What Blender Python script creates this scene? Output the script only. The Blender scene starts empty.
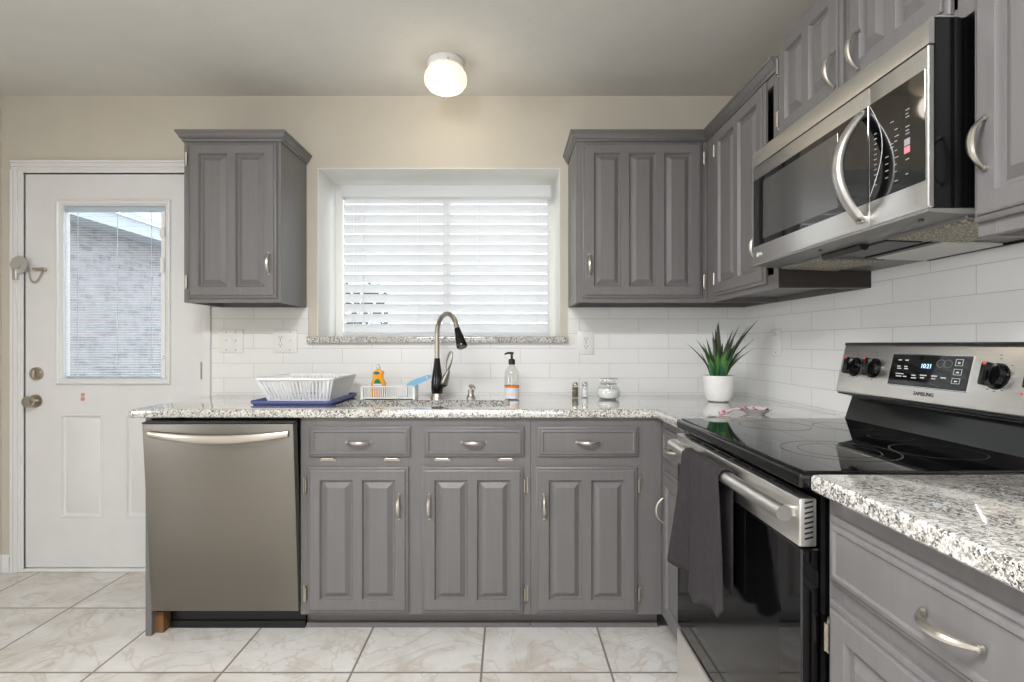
import bpy, bmesh, math, random
from mathutils import Vector, Matrix
R = math.radians
sc = bpy.context.scene
random.seed(7)

# ------------------------------------------------------------------ camera
cam_data = bpy.data.cameras.new('camera')
cam = bpy.data.objects.new('camera', cam_data)
sc.collection.objects.link(cam)
cam.location = (0, 0, 1.178)
cam.rotation_euler = (R(90), 0, 0)
cam_data.sensor_width = 36.0
cam_data.lens = 36.0 * 537 / 1024
cam_data.shift_x = 4 / 1024
cam_data.shift_y = 3 / 1024
cam_data.clip_start = 0.05
sc.camera = cam

# ------------------------------------------------------------------ colour management
sc.view_settings.view_transform = 'Standard'
sc.view_settings.look = 'None'
sc.view_settings.gamma = 1.0
sc.view_settings.use_curve_mapping = False
sc.view_settings.exposure = 0.0
sc.cycles.use_denoising = True

# ------------------------------------------------------------------ world: bright overcast sky
world = bpy.data.worlds.new('sky')
sc.world = world
world.use_nodes = True
bg = world.node_tree.nodes['Background']
bg.inputs[0].default_value = (0.955, 0.97, 1.0, 1)
bg.inputs[1].default_value = 4.2

# ------------------------------------------------------------------ daylight, room light and added overhead fill
def area(name, loc, rot, sx, sy, power, col):
    d = bpy.data.lights.new(name, 'AREA')
    d.shape = 'RECTANGLE'; d.size = sx; d.size_y = sy; d.energy = power; d.color = col
    o = bpy.data.objects.new(name, d); sc.collection.objects.link(o)
    o.location = loc; o.rotation_euler = rot
    return o
area('daylight_side_window', (-5.92, -1.1, 1.08), (R(65), 0, R(-90)), 3.2, 1.9, 185, (0.93, 0.98, 1.06))
area('daylight_rear_window', (-0.8, -3.88, 1.08), (R(65), 0, 0), 3.0, 1.9, 55, (0.93, 0.98, 1.06))
area('overhead_fill_area', (-.55, .15, 2.38), (0, 0, 0), 1.2, .32, 62, (.96, .985, 1.03))  # added fill, stands in for flash bounced off the ceiling
def point(name, loc, power, rad, col):
    d = bpy.data.lights.new(name, 'POINT'); d.energy = power; d.shadow_soft_size = rad; d.color = col
    o = bpy.data.objects.new(name, d); sc.collection.objects.link(o); o.location = loc
    return o

point('overhead_fill_point', (-.55, .15, 2.30), 38, .15, (.96, .985, 1.03))  # added unseen point fill under the same overhead box
point('dining_lamp_bulb', (-4.6, -.4, 2.30), 18, .15, (.98, .985, 1.0))

# ------------------------------------------------------------------ materials
def srgb(r, g, b):
    f = lambda c: (c / 255 / 12.92) if c / 255 <= 0.04045 else ((c / 255 + 0.055) / 1.055) ** 2.4
    return (f(r), f(g), f(b), 1)
MATS = {}
def nmat(name):
    m = bpy.data.materials.new(name); m.use_nodes = True; MATS[name] = m
    nt = m.node_tree
    return m, nt, nt.nodes['Principled BSDF'], nt.nodes, nt.links
def coords(nt, scale=(1, 1, 1)):
    tc = nt.nodes.new('ShaderNodeTexCoord'); mp = nt.nodes.new('ShaderNodeMapping')
    mp.inputs['Scale'].default_value = scale
    nt.links.new(tc.outputs['Object'], mp.inputs['Vector'])
    return mp.outputs['Vector']
def noise(nt, vec, scale, detail=2, rough=0.5):
    n = nt.nodes.new('ShaderNodeTexNoise'); n.inputs['Scale'].default_value = scale
    n.inputs['Detail'].default_value = detail; n.inputs['Roughness'].default_value = rough
    nt.links.new(vec, n.inputs['Vector']); return n.outputs['Fac']
def ramp(nt, fac, stops, interp='LINEAR'):
    r = nt.nodes.new('ShaderNodeValToRGB'); r.color_ramp.interpolation = interp
    el = r.color_ramp.elements
    while len(el) < len(stops): el.new(0.5)
    for e, (p, c) in zip(el, stops): e.position = p; e.color = c
    nt.links.new(fac, r.inputs['Fac']); return r.outputs['Color']
def mixc(nt, fac, a, b, mode='MIX'):
    m = nt.nodes.new('ShaderNodeMix'); m.data_type = 'RGBA'; m.blend_type = mode
    for sock, v in ((m.inputs[0], fac), (m.inputs[6], a), (m.inputs[7], b)):
        if hasattr(v, 'is_output'): nt.links.new(v, sock)
        else: sock.default_value = v
    return m.outputs[2]
def bump(nt, height, strength, dist, bsdf):
    b = nt.nodes.new('ShaderNodeBump'); b.inputs['Strength'].default_value = strength
    b.inputs['Distance'].default_value = dist
    nt.links.new(height, b.inputs['Height']); nt.links.new(b.outputs['Normal'], bsdf.inputs['Normal'])
def mathn(nt, op, a, b=None):
    m = nt.nodes.new('ShaderNodeMath'); m.operation = op
    for s, v in zip(m.inputs, (a, b)):
        if v is None: continue
        if hasattr(v, 'is_output'): nt.links.new(v, s)
        else: s.default_value = v
    return m.outputs[0]

def simple(name, col, rough=0.5, metal=0.0, var=0.0, vscale=(8, 8, 8), bmp=0.0, bscale=60, coat=0.0, spec=None):
    m, nt, p, N, L = nmat(name)
    p.inputs['Roughness'].default_value = rough; p.inputs['Metallic'].default_value = metal
    p.inputs['Coat Weight'].default_value = coat; p.inputs['Coat Roughness'].default_value = 0.05
    if spec is not None: p.inputs['Specular IOR Level'].default_value = spec
    v = coords(nt, vscale)
    f = noise(nt, v, 1.0, 3)
    k = max(var, 0.02)
    lo = tuple(c * (1 - k) for c in col[:3]) + (1,); hi = tuple(min(1, c * (1 + k)) for c in col[:3]) + (1,)
    L.new(ramp(nt, f, [(0.3, lo), (0.7, hi)]), p.inputs['Base Color'])
    if bmp:
        v2 = coords(nt)
        bump(nt, noise(nt, v2, bscale, 2), bmp, 0.002, p)
    return m

simple('wall_paint', srgb(204, 197, 183), 0.8, bmp=0.35, bscale=90)
simple('ceiling_paint', srgb(216, 214, 208), 0.9, bmp=0.4, bscale=70)
simple('white_paint', srgb(229, 228, 226), 0.35, bmp=0.05)
simple('door_paint', srgb(226, 225, 224), 0.38, bmp=0.05)
simple('cream_paint', srgb(236, 234, 228), 0.6, bmp=0.2)
simple('white_plastic', srgb(240, 240, 238), 0.35)
simple('outlet_plastic', srgb(232, 231, 227), 0.3)
def blind_mat():
    m, nt, p, N, L = nmat('blind_white')
    p.inputs['Base Color'].default_value = srgb(248, 248, 248); p.inputs['Roughness'].default_value = 0.45
    t = N.new('ShaderNodeBsdfTranslucent'); t.inputs['Color'].default_value = srgb(240, 240, 240)
    mx = N.new('ShaderNodeMixShader'); mx.inputs[0].default_value = 0.42
    L.new(p.outputs[0], mx.inputs[1]); L.new(t.outputs[0], mx.inputs[2]); L.new(mx.outputs[0], N['Material Output'].inputs[0])
blind_mat()
simple('black_plastic', srgb(18, 18, 19), 0.35)
simple('black_gloss', srgb(10, 10, 11), 0.12, spec=0.5)
simple('dark_void', srgb(12, 11, 11), 0.8)
simple('black_glass', srgb(8, 8, 9), 0.04, spec=0.6)
simple('cooktop_glass', srgb(14, 14, 15), 0.03, spec=0.75)
simple('window_film', srgb(70, 68, 66), 0.10, spec=0.8)
simple('burner_grey', srgb(72, 72, 72), 0.25)
simple('nickel', srgb(188, 182, 172), 0.34, 1.0)
simple('dark_nickel', srgb(186, 178, 166), 0.3, 1.0)
simple('chrome', srgb(225, 224, 222), 0.12, 1.0)
simple('hinge_nickel', srgb(178, 171, 158), 0.4, 1.0)
simple('latch_metal', srgb(186, 184, 179), 0.4, 0.3)
simple('grey_metal', srgb(140, 138, 134), 0.45, 0.6)
simple('mw_under', srgb(128, 126, 122), 0.4, 0.3)
simple('lens_plastic', srgb(205, 203, 196), 0.35)
simple('dark_brown', srgb(52, 47, 44), 0.6)
simple('wood_raw', srgb(120, 82, 48), 0.8, var=0.25, vscale=(60, 60, 4))
simple('wood_under', srgb(150, 118, 84), 0.7, var=0.15, vscale=(4, 40, 40))
simple('pot_white', srgb(238, 236, 231), 0.4)
simple('soil', srgb(60, 50, 38), 0.95, bmp=0.8, bscale=120)
simple('mat_blue', srgb(72, 84, 138), 0.5)
simple('brush_blue', srgb(132, 186, 218), 0.4)
simple('soap_orange', srgb(248, 168, 22), 0.3)
simple('label_green', srgb(32, 128, 72), 0.4)
simple('label_teal', srgb(30, 110, 120), 0.4)
simple('label_white', srgb(240, 238, 236), 0.5)
simple('label_orange', srgb(238, 130, 48), 0.5)
simple('label_pale', srgb(238, 214, 196), 0.5)
simple('label_bluewhite', srgb(222, 228, 240), 0.5)
simple('pepper', srgb(105, 88, 58), 0.8, var=0.4, vscale=(400, 400, 400))
simple('salt', srgb(240, 240, 238), 0.8)
simple('red_mark', srgb(220, 72, 50), 0.4)
simple('pink_mark', srgb(206, 150, 145), 0.6)
simple('print_white', srgb(205, 205, 203), 0.6)
simple('print_mid', srgb(150, 150, 150), 0.6)
simple('print_grey', srgb(120, 120, 120), 0.6)
simple('print_dark', srgb(64, 62, 60), 0.6)
simple('print_pink', srgb(214, 130, 140), 0.6)
simple('shingle', srgb(120, 128, 138), 0.9, var=0.25, vscale=(20, 20, 20))
simple('eave_white', srgb(176, 182, 190), 0.6)
simple('lawn', srgb(150, 148, 142), 0.95, var=0.15, vscale=(9, 9, 9))
simple('shrub_green', srgb(44, 62, 36), 0.8, var=0.4, vscale=(30, 30, 30))
simple('fence_wood', srgb(150, 124, 104), 0.8, var=0.12, vscale=(30, 3, 3))
simple('towel', srgb(44, 39, 41), 0.95, var=0.18, vscale=(60, 60, 60), bmp=0.8, bscale=420)
simple('sink_steel', srgb(180, 180, 178), 0.3, 1.0)
simple('outside_brown', srgb(105, 70, 52), 0.8)

def cab_paint():
    m, nt, p, N, L = nmat('cabinet_grey')
    p.inputs['Roughness'].default_value = 0.42
    v = coords(nt, (60, 60, 3)); f = noise(nt, v, 1.0, 3)
    L.new(ramp(nt, f, [(0.3, srgb(108, 105, 104)), (0.7, srgb(113, 110, 109))]), p.inputs['Base Color'])
    bump(nt, f, 0.04, 0.002, p)
    return m
cab_paint()

def steel(name, col, rough, vscale, streak=0.12):
    m, nt, p, N, L = nmat(name)
    p.inputs['Metallic'].default_value = 1.0
    v = coords(nt, vscale); f = noise(nt, v, 1.0, 4, 0.65)
    lo = tuple(c * (1 - streak) for c in col[:3]) + (1,)
    L.new(ramp(nt, f, [(0.3, lo), (0.7, col)]), p.inputs['Base Color'])
    r = nt.nodes.new('ShaderNodeMapRange'); r.inputs[3].default_value = rough - 0.05; r.inputs[4].default_value = rough + 0.06
    L.new(f, r.inputs[0]); L.new(r.outputs[0], p.inputs['Roughness'])
    return m
steel('steel_dishwasher', srgb(132, 127, 120), 0.38, (3, 3, 90), 0.05)
steel('steel', srgb(236, 234, 230), 0.30, (200, 2, 200), 0.06)
steel('steel_bright', srgb(214, 212, 208), 0.34, (200, 3, 200), 0.05)
steel('steel_pull', srgb(205, 199, 188), 0.32, (20, 20, 20), 0.04)

def granite():
    m, nt, p, N, L = nmat('granite')
    p.inputs['Roughness'].default_value = 0.09
    p.inputs['Specular IOR Level'].default_value = 0.6
    p.inputs['Coat Weight'].default_value = 1.0; p.inputs['Coat Roughness'].default_value = 0.06; p.inputs['Coat IOR'].default_value = 1.8
    v = coords(nt)
    def vor(scale, seed):
        mp = nt.nodes.new('ShaderNodeMapping'); mp.inputs['Location'].default_value = (seed, seed * 1.7, seed * 0.6)
        L.new(v, mp.inputs['Vector'])
        d = nt.nodes.new('ShaderNodeTexNoise'); d.inputs['Scale'].default_value = scale * 1.2; d.inputs['Detail'].default_value = 3
        L.new(mp.outputs[0], d.inputs['Vector'])
        mx = mixc(nt, 0.012, mp.outputs[0], d.outputs['Color'], 'ADD')
        n = nt.nodes.new('ShaderNodeTexVoronoi'); n.inputs['Scale'].default_value = scale
        L.new(mx, n.inputs['Vector'])
        s = nt.nodes.new('ShaderNodeSeparateColor'); L.new(n.outputs['Color'], s.inputs[0])
        return s.outputs[0], s.outputs[1]
    a, a2 = vor(230, 0.0)
    base = ramp(nt, a, [(0.0, srgb(218, 216, 210)), (0.38, srgb(204, 201, 193)), (0.56, srgb(184, 179, 170)), (0.74, srgb(146, 142, 135)), (0.93, srgb(200, 195, 185))], 'CONSTANT')
    b, b2 = vor(300, 3.1)
    cl = noise(nt, v, 26, 3, 0.6)
    th = mathn(nt, 'MULTIPLY', b, cl)
    dark = ramp(nt, th, [(0.0, (0, 0, 0, 1)), (0.42, (1, 1, 1, 1))], 'CONSTANT')
    sp = ramp(nt, b2, [(0.0, srgb(64, 60, 58)), (0.45, srgb(102, 96, 91)), (0.75, srgb(136, 127, 117))], 'CONSTANT')
    c = mixc(nt, dark, base, sp)
    c2, _ = vor(200, 8.0)
    dk2 = ramp(nt, c2, [(0.0, (0, 0, 0, 1)), (0.93, (1, 1, 1, 1))], 'CONSTANT')
    c = mixc(nt, dk2, c, srgb(76, 71, 69))
    L.new(c, p.inputs['Base Color'])
granite()

def floor_tile():
    m, nt, p, N, L = nmat('floor_tile')
    tc = N.new('ShaderNodeTexCoord'); s = N.new('ShaderNodeSeparateXYZ'); L.new(tc.outputs['Object'], s.inputs[0])
    px, py = 0.465, 0.470
    ux = mathn(nt, 'DIVIDE', mathn(nt, 'ADD', s.outputs[0], 0.095 + px * 20), px)
    uy = mathn(nt, 'DIVIDE', mathn(nt, 'ADD', s.outputs[1], -1.926 + py * 20), py)
    fx, fy = mathn(nt, 'FRACT', ux), mathn(nt, 'FRACT', uy)
    ex = mathn(nt, 'ABSOLUTE', mathn(nt, 'SUBTRACT', fx, 0.5)); ey = mathn(nt, 'ABSOLUTE', mathn(nt, 'SUBTRACT', fy, 0.5))
    e = mathn(nt, 'MAXIMUM', ex, ey)
    grout = ramp(nt, e, [(0.490, (0, 0, 0, 1)), (0.4935, (1, 1, 1, 1))])
    cx, cy = mathn(nt, 'FLOOR', ux), mathn(nt, 'FLOOR', uy)
    cell = N.new('ShaderNodeCombineXYZ'); L.new(cx, cell.inputs[0]); L.new(cy, cell.inputs[1])
    wn = N.new('ShaderNodeTexWhiteNoise'); wn.noise_dimensions = '3D'; L.new(cell.outputs[0], wn.inputs['Vector'])
    off = N.new('ShaderNodeVectorMath'); off.operation = 'SCALE'; off.inputs['Scale'].default_value = 9.0; L.new(wn.outputs['Color'], off.inputs[0])
    ad = N.new('ShaderNodeVectorMath'); ad.operation = 'ADD'; L.new(tc.outputs['Object'], ad.inputs[0]); L.new(off.outputs[0], ad.inputs[1])
    n1 = N.new('ShaderNodeTexNoise'); n1.inputs['Scale'].default_value = 4.2; n1.inputs['Detail'].default_value = 7; n1.inputs['Roughness'].default_value = 0.62; n1.inputs['Distortion'].default_value = 1.1
    L.new(ad.outputs[0], n1.inputs['Vector'])
    base = ramp(nt, n1.outputs['Fac'], [(0.30, srgb(190, 180, 169)), (0.44, srgb(210, 205, 197)), (0.56, srgb(220, 217, 212)), (0.72, srgb(226, 224, 221))])
    n2 = N.new('ShaderNodeTexNoise'); n2.inputs['Scale'].default_value = 2.6; n2.inputs['Detail'].default_value = 5; n2.inputs['Distortion'].default_value = 2.2
    L.new(ad.outputs[0], n2.inputs['Vector'])
    band = mathn(nt, 'ABSOLUTE', mathn(nt, 'SUBTRACT', n2.outputs['Fac'], 0.5))
    vein = ramp(nt, band, [(0.0, (0.55, 0.55, 0.55, 1)), (0.025, (0, 0, 0, 1))])
    c = mixc(nt, vein, base, srgb(186, 173, 161))
    n3 = noise(nt, ad.outputs[0], 60, 4)
    c = mixc(nt, ramp(nt, n3, [(0.58, (0, 0, 0, 1)), (0.75, (0.35, 0.35, 0.35, 1))]), c, srgb(188, 176, 166))
    c = mixc(nt, grout, c, srgb(128, 119, 108))
    L.new(c, p.inputs['Base Color'])
    p.inputs['Roughness'].default_value = 0.38
    inv = mathn(nt, 'SUBTRACT', 1.0, grout)
    bump(nt, inv, 0.4, 0.002, p)
floor_tile()

def wall_tile(name, axis):
    m, nt, p, N, L = nmat(name)
    tc = N.new('ShaderNodeTexCoord'); s = N.new('ShaderNodeSeparateXYZ'); L.new(tc.outputs['Object'], s.inputs[0])
    cb = N.new('ShaderNodeCombineXYZ')
    L.new(mathn(nt, 'ADD', s.outputs[axis], 10 * 0.306 + (0.1205 if axis == 1 else 0.09)), cb.inputs[0]); L.new(mathn(nt, 'ADD', s.outputs[2], -0.926 + 0.0765 * 20), cb.inputs[1])
    b = N.new('ShaderNodeTexBrick'); L.new(cb.outputs[0], b.inputs['Vector'])
    b.inputs['Scale'].default_value = 1.0; b.inputs['Brick Width'].default_value = 0.306; b.inputs['Row Height'].default_value = 0.0765
    b.inputs['Mortar Size'].default_value = 0.0012; b.inputs['Mortar Smooth'].default_value = 0.3; b.offset = 0.5; b.inputs['Bias'].default_value = 0.0
    b.inputs['Color1'].default_value = srgb(238, 237, 234); b.inputs['Color2'].default_value = srgb(235, 234, 231)
    b.inputs['Mortar'].default_value = srgb(204, 201, 195)
    L.new(b.outputs['Color'], p.inputs['Base Color'])
    p.inputs['Roughness'].default_value = 0.18
    inv = mathn(nt, 'SUBTRACT', 1.0, b.outputs['Fac'])
    bump(nt, inv, 0.5, 0.0015, p)
wall_tile('tile_back', 0); wall_tile('tile_side', 1)

def brick_mat():
    m, nt, p, N, L = nmat('house_brick')
    tc = N.new('ShaderNodeTexCoord'); s = N.new('ShaderNodeSeparateXYZ'); L.new(tc.outputs['Object'], s.inputs[0])
    cb = N.new('ShaderNodeCombineXYZ'); L.new(s.outputs[1], cb.inputs[0]); L.new(s.outputs[2], cb.inputs[1])
    b = N.new('ShaderNodeTexBrick'); L.new(cb.outputs[0], b.inputs['Vector'])
    b.inputs['Scale'].default_value = 1.0; b.inputs['Brick Width'].default_value = 0.21; b.inputs['Row Height'].default_value = 0.075
    b.inputs['Mortar Size'].default_value = 0.006
    b.inputs['Color1'].default_value = srgb(116, 110, 112); b.inputs['Color2'].default_value = srgb(158, 150, 151)
    b.inputs['Mortar'].default_value = srgb(150, 152, 156)
    n = noise(nt, cb.outputs[0], 9, 4)
    c = mixc(nt, ramp(nt, n, [(0.35, (0, 0, 0, 1)), (0.7, (0.8, 0.8, 0.8, 1))]), b.outputs['Color'], srgb(160, 160, 164))
    L.new(c, p.inputs['Base Color']); p.inputs['Roughness'].default_value = 0.9
brick_mat()

def mesh_filter():
    m, nt, p, N, L = nmat('grease_mesh')
    v = coords(nt)
    vo = N.new('ShaderNodeTexVoronoi'); vo.inputs['Scale'].default_value = 220; L.new(v, vo.inputs['Vector'])
    L.new(ramp(nt, vo.outputs['Distance'], [(0.1, srgb(232, 224, 200)), (0.6, srgb(120, 112, 96))]), p.inputs['Base Color'])
    p.inputs['Metallic'].default_value = 0.35; p.inputs['Roughness'].default_value = 0.5
mesh_filter()

def thin_glass(name, tint=(1, 1, 1, 1), ior=1.45, rough=0.0, extra=0.0):
    m = bpy.data.materials.new(name); m.use_nodes = True; MATS[name] = m
    nt = m.node_tree; nt.nodes.clear()
    out = nt.nodes.new('ShaderNodeOutputMaterial'); mx = nt.nodes.new('ShaderNodeMixShader')
    t = nt.nodes.new('ShaderNodeBsdfTransparent'); g = nt.nodes.new('ShaderNodeBsdfGlossy')
    lw = nt.nodes.new('ShaderNodeLayerWeight'); lw.inputs['Blend'].default_value = 0.5
    t.inputs['Color'].default_value = tint; g.inputs['Roughness'].default_value = rough
    nt.links.new(mathn(nt, 'ADD', mathn(nt, 'MULTIPLY', mathn(nt, 'POWER', lw.outputs['Facing'], 4.0), 0.7), 0.04 + extra), mx.inputs[0])
    nt.links.new(t.outputs[0], mx.inputs[1]); nt.links.new(g.outputs[0], mx.inputs[2]); nt.links.new(mx.outputs[0], out.inputs[0])
thin_glass('pane_glass', (0.86, 0.90, 0.92, 1)); thin_glass('bottle_glass', (0.93, 0.94, 0.92, 1), 1.4, 0.02, 0.02); thin_glass('jar_glass', (0.97, 0.975, 0.97, 1), 1.45, 0.03, 0.06)
thin_glass('clear_plastic', (0.85, 0.92, 0.92, 1), 1.4, 0.1, 0.1)

def emit(name, col, strength):
    m, nt, p, N, L = nmat(name)
    p.inputs['Base Color'].default_value = col; p.inputs['Roughness'].default_value = 0.3
    p.inputs['Emission Color'].default_value = col; p.inputs['Emission Strength'].default_value = strength
emit('lamp_glass', (1.0, 0.85, 0.62, 1), 0.9); emit('display_blue', (0.45, 0.72, 1.0, 1), 1.2)

def leaf_mat(name, a, b):
    m, nt, p, N, L = nmat(name)
    v = coords(nt, (30, 30, 8))
    L.new(ramp(nt, noise(nt, v, 1.0, 3), [(0.35, a), (0.65, b)]), p.inputs['Base Color'])
    p.inputs['Roughness'].default_value = 0.4
leaf_mat('leaf_dark', srgb(40, 48, 34), srgb(74, 80, 54)); leaf_mat('leaf_green', srgb(44, 92, 44), srgb(84, 136, 64)); leaf_mat('leaf_teal', srgb(32, 98, 72), srgb(74, 142, 112))

def dish_mat():
    m, nt, p, N, L = nmat('dish_floral')
    v = coords(nt)
    n1 = noise(nt, v, 48, 3)
    L.new(ramp(nt, n1, [(0.40, srgb(215, 205, 205)), (0.50, srgb(212, 140, 160)), (0.56, srgb(110, 36, 60)), (0.66, srgb(48, 24, 34))], 'CONSTANT'), p.inputs['Base Color'])
    p.inputs['Roughness'].default_value = 0.15
dish_mat()
simple('dish_grey', srgb(176, 174, 174), 0.2)

# ------------------------------------------------------------------ mesh builder
class B:
    def __init__(s, M=None):
        s.bm = bmesh.new(); s.M = M or Matrix.Identity(4); s.mi = 0
    def add(s, t, M=None):
        MM = s.M @ M if M is not None else s.M
        vm = {}
        for v in t.verts: vm[v] = s.bm.verts.new(MM @ v.co)
        for f in t.faces:
            try:
                nf = s.bm.faces.new([vm[v] for v in f.verts]); nf.material_index = s.mi
            except ValueError: pass
        t.free()
    def box(s, x0, x1, y0, y1, z0, z1, bev=0, seg=1, M=None):
        t = bmesh.new()
        bmesh.ops.create_cube(t, size=1)
        for v in t.verts:
            v.co = Vector((x0 + (v.co.x + .5) * (x1 - x0), y0 + (v.co.y + .5) * (y1 - y0), z0 + (v.co.z + .5) * (z1 - z0)))
        if bev: bmesh.ops.bevel(t, geom=t.edges[:], offset=bev, segments=seg, affect='EDGES', profile=0.5)
        s.add(t, M); return s
    def rings(s, rings, cap0=True, cap1=True, closed_u=True):
        t = bmesh.new(); V = [[t.verts.new(p) for p in r] for r in rings]
        n = len(V[0])
        for a, b in zip(V[:-1], V[1:]):
            for i in range(n if closed_u else n - 1):
                j = (i + 1) % n
                t.faces.new((a[i], a[j], b[j], b[i]))
        if cap0: t.faces.new(V[0][::-1])
        if cap1: t.faces.new(V[-1])
        s.add(t); return s
    def lathe(s, prof, cx, cy, seg=24, M=None, cap0=True, cap1=True):
        rg = [[Vector((cx + r * math.cos(2 * math.pi * k / seg), cy + r * math.sin(2 * math.pi * k / seg), z)) for k in range(seg)] for r, z in prof]
        if M is not None: rg = [[M @ p for p in r] for r in rg]
        s.rings(rg, cap0, cap1); return s
    def tube(s, pts, rad, seg=10, closed=False, sx=1.0, up=None):
        pts = [Vector(p) for p in pts]; n = len(pts)
        if not hasattr(rad, '__len__'): rad = [rad] * n
        rg = []; prev = None
        for i, p in enumerate(pts):
            if closed: d = pts[(i + 1) % n] - pts[i - 1]
            else: d = pts[min(i + 1, n - 1)] - pts[max(i - 1, 0)]
            d.normalize()
            if prev is None:
                ref = Vector(up) if up else (Vector((0, 0, 1)) if abs(d.z) < 0.9 else Vector((0, 1, 0)))
                a = (ref - d * ref.dot(d)).normalized()
            else:
                a = (prev - d * prev.dot(d)).normalized()
            prev = a; b = d.cross(a)
            rg.append([p + (a * math.cos(2 * math.pi * k / seg) + b * math.sin(2 * math.pi * k / seg) * sx) * rad[i] for k in range(seg)])
        if closed: s.rings(rg + [rg[0]], False, False)
        else: s.rings(rg)
        return s
    def prism(s, poly, x0, x1):           # poly of (y, z) extruded along x
        s.rings([[Vector((x0, y, z)) for y, z in poly], [Vector((x1, y, z)) for y, z in poly]]); return s
    def prism_y(s, poly, y0, y1):         # poly of (x, z) extruded along y
        s.rings([[Vector((x, y0, z)) for x, z in poly], [Vector((x, y1, z)) for x, z in poly]]); return s
    def prism_z(s, poly, z0, z1):
        s.rings([[Vector((x, y, z0)) for x, y in poly], [Vector((x, y, z1)) for x, y in poly]]); return s
    def cylx(s, x0, x1, y, z, r, seg=16):
        s.rings([[Vector((x, y + r * math.cos(2 * math.pi * k / seg), z + r * math.sin(2 * math.pi * k / seg))) for k in range(seg)] for x in (x0, x1)]); return s
    def cyly(s, y0, y1, x, z, r, seg=16, r2=None):
        s.rings([[Vector((x + q * math.cos(2 * math.pi * k / seg), y, z + q * math.sin(2 * math.pi * k / seg))) for k in range(seg)] for y, q in ((y0, r), (y1, r if r2 is None else r2))]); return s
    def cylz(s, z0, z1, x, y, r, seg=16):
        s.rings([[Vector((x + r * math.cos(2 * math.pi * k / seg), y + r * math.sin(2 * math.pi * k / seg), z)) for k in range(seg)] for z in (z0, z1)]); return s

WL = {}
def tag(o, label=None, cat=None, group=None, kind=None):
    if label: o['label'] = label
    if cat: o['category'] = cat
    if group: o['group'] = group
    if kind: o['kind'] = kind
    return o
def obj(name, b, mats, parent=None, loc=(0, 0, 0), smooth=True, angle=35):
    bm = b.bm
    bmesh.ops.remove_doubles(bm, verts=bm.verts[:], dist=1e-6)
    bmesh.ops.recalc_face_normals(bm, faces=bm.faces[:])
    me = bpy.data.meshes.new(name)
    org = WL[parent.name] if parent else Vector(loc)
    bmesh.ops.translate(bm, verts=bm.verts[:], vec=-org)
    bm.to_mesh(me); bm.free()
    if isinstance(mats, str): mats = [mats]
    for m in mats: me.materials.append(MATS[m])
    if smooth:
        me.polygons.foreach_set('use_smooth', [True] * len(me.polygons)); me.set_sharp_from_angle(angle=R(angle))
    o = bpy.data.objects.new(name, me); sc.collection.objects.link(o)
    if parent: o.parent = parent
    else: o.location = org
    WL[o.name] = org
    return o
def thing(name, label, cat, loc, group=None):
    o = bpy.data.objects.new(name, None); sc.collection.objects.link(o); o.location = loc
    o.empty_display_size = 0.1
    WL[o.name] = Vector(loc)
    return tag(o, label, cat, group)
def struct(name, b, mats, parent=None, label=None, **k):
    o = obj(name, b, mats, parent, **k)
    if not parent: o['kind'] = 'structure'
    if label: o['label'] = label
    return o
def text_bm(b, s_, size, M, depth=0.0004, align='CENTER', sx=1.0):
    c = bpy.data.curves.new('lettering', 'FONT'); c.body = s_; c.size = size; c.align_x = align; c.align_y = 'CENTER'; c.extrude = depth; c.resolution_u = 3
    o = bpy.data.objects.new('lettering', c); sc.collection.objects.link(o)
    dg = bpy.context.evaluated_depsgraph_get()
    me = bpy.data.meshes.new_from_object(o.evaluated_get(dg))
    t = bmesh.new(); t.from_mesh(me)
    bmesh.ops.transform(t, matrix=Matrix.Rotation(R(90), 4, 'X') @ Matrix.Diagonal((sx, 1, 1, 1)), verts=t.verts[:])
    b.add(t, M)
    bpy.data.objects.remove(o); bpy.data.curves.remove(c); bpy.data.meshes.remove(me)
def run_right(X0, Y0):                    # local x runs towards the camera, local y into the wall on the side
    return Matrix(((0, 1, 0, X0), (-1, 0, 0, Y0), (0, 0, 1, 0), (0, 0, 0, 1)))
I4 = Matrix.Identity(4)
T = Matrix.Translation

# ================================================================== SETTING
WY, WX, LX, CZ, RY, FX, SY = 2.78, 1.237, -2.62, 2.462, -4.0, -6.0, 1.2
b = B(); b.box(FX - .1, WX + .1, RY - .1, SY, -.06, 0); b.box(LX - .1, WX + .1, SY, WY + .12, -.06, 0); struct('floor', b, 'floor_tile', smooth=False)
b = B(); b.box(FX - .1, WX + .1, RY - .1, SY, CZ, CZ + .06); b.box(LX - .1, WX + .1, SY, WY + .12, CZ, CZ + .06); struct('ceiling', b, 'ceiling_paint', smooth=False)
DX0, DX1, DZ = -2.505, -1.578, 2.063      # door opening
RX0, RX1, RZ0, RZ1 = -.986, .270, 1.187, 2.089   # window recess
b = B()
y0, y1 = WY, WY + .12
b.box(LX - .1, DX0, y0, y1, 0, CZ); b.box(DX0, DX1, y0, y1, DZ, CZ); b.box(DX1, RX0, y0, y1, 0, CZ)
b.box(RX0, RX1, y0, y1, 0, RZ0); b.box(RX0, RX1, y0, y1, RZ1, CZ); b.box(RX1, WX + .1, y0, y1, 0, CZ)
b.box(RX0 - .05, RX0, y1, 3.16, RZ0 - .05, RZ1 + .05); b.box(RX1, RX1 + .05, y1, 3.16, RZ0 - .05, RZ1 + .05)
b.box(RX0, RX1, y1, 3.16, RZ1, RZ1 + .05); b.box(RX0, RX1, y1, 3.16, RZ0 - .05, RZ0)
wall_back = struct('wall_back', b, 'wall_paint', smooth=False)
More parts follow.
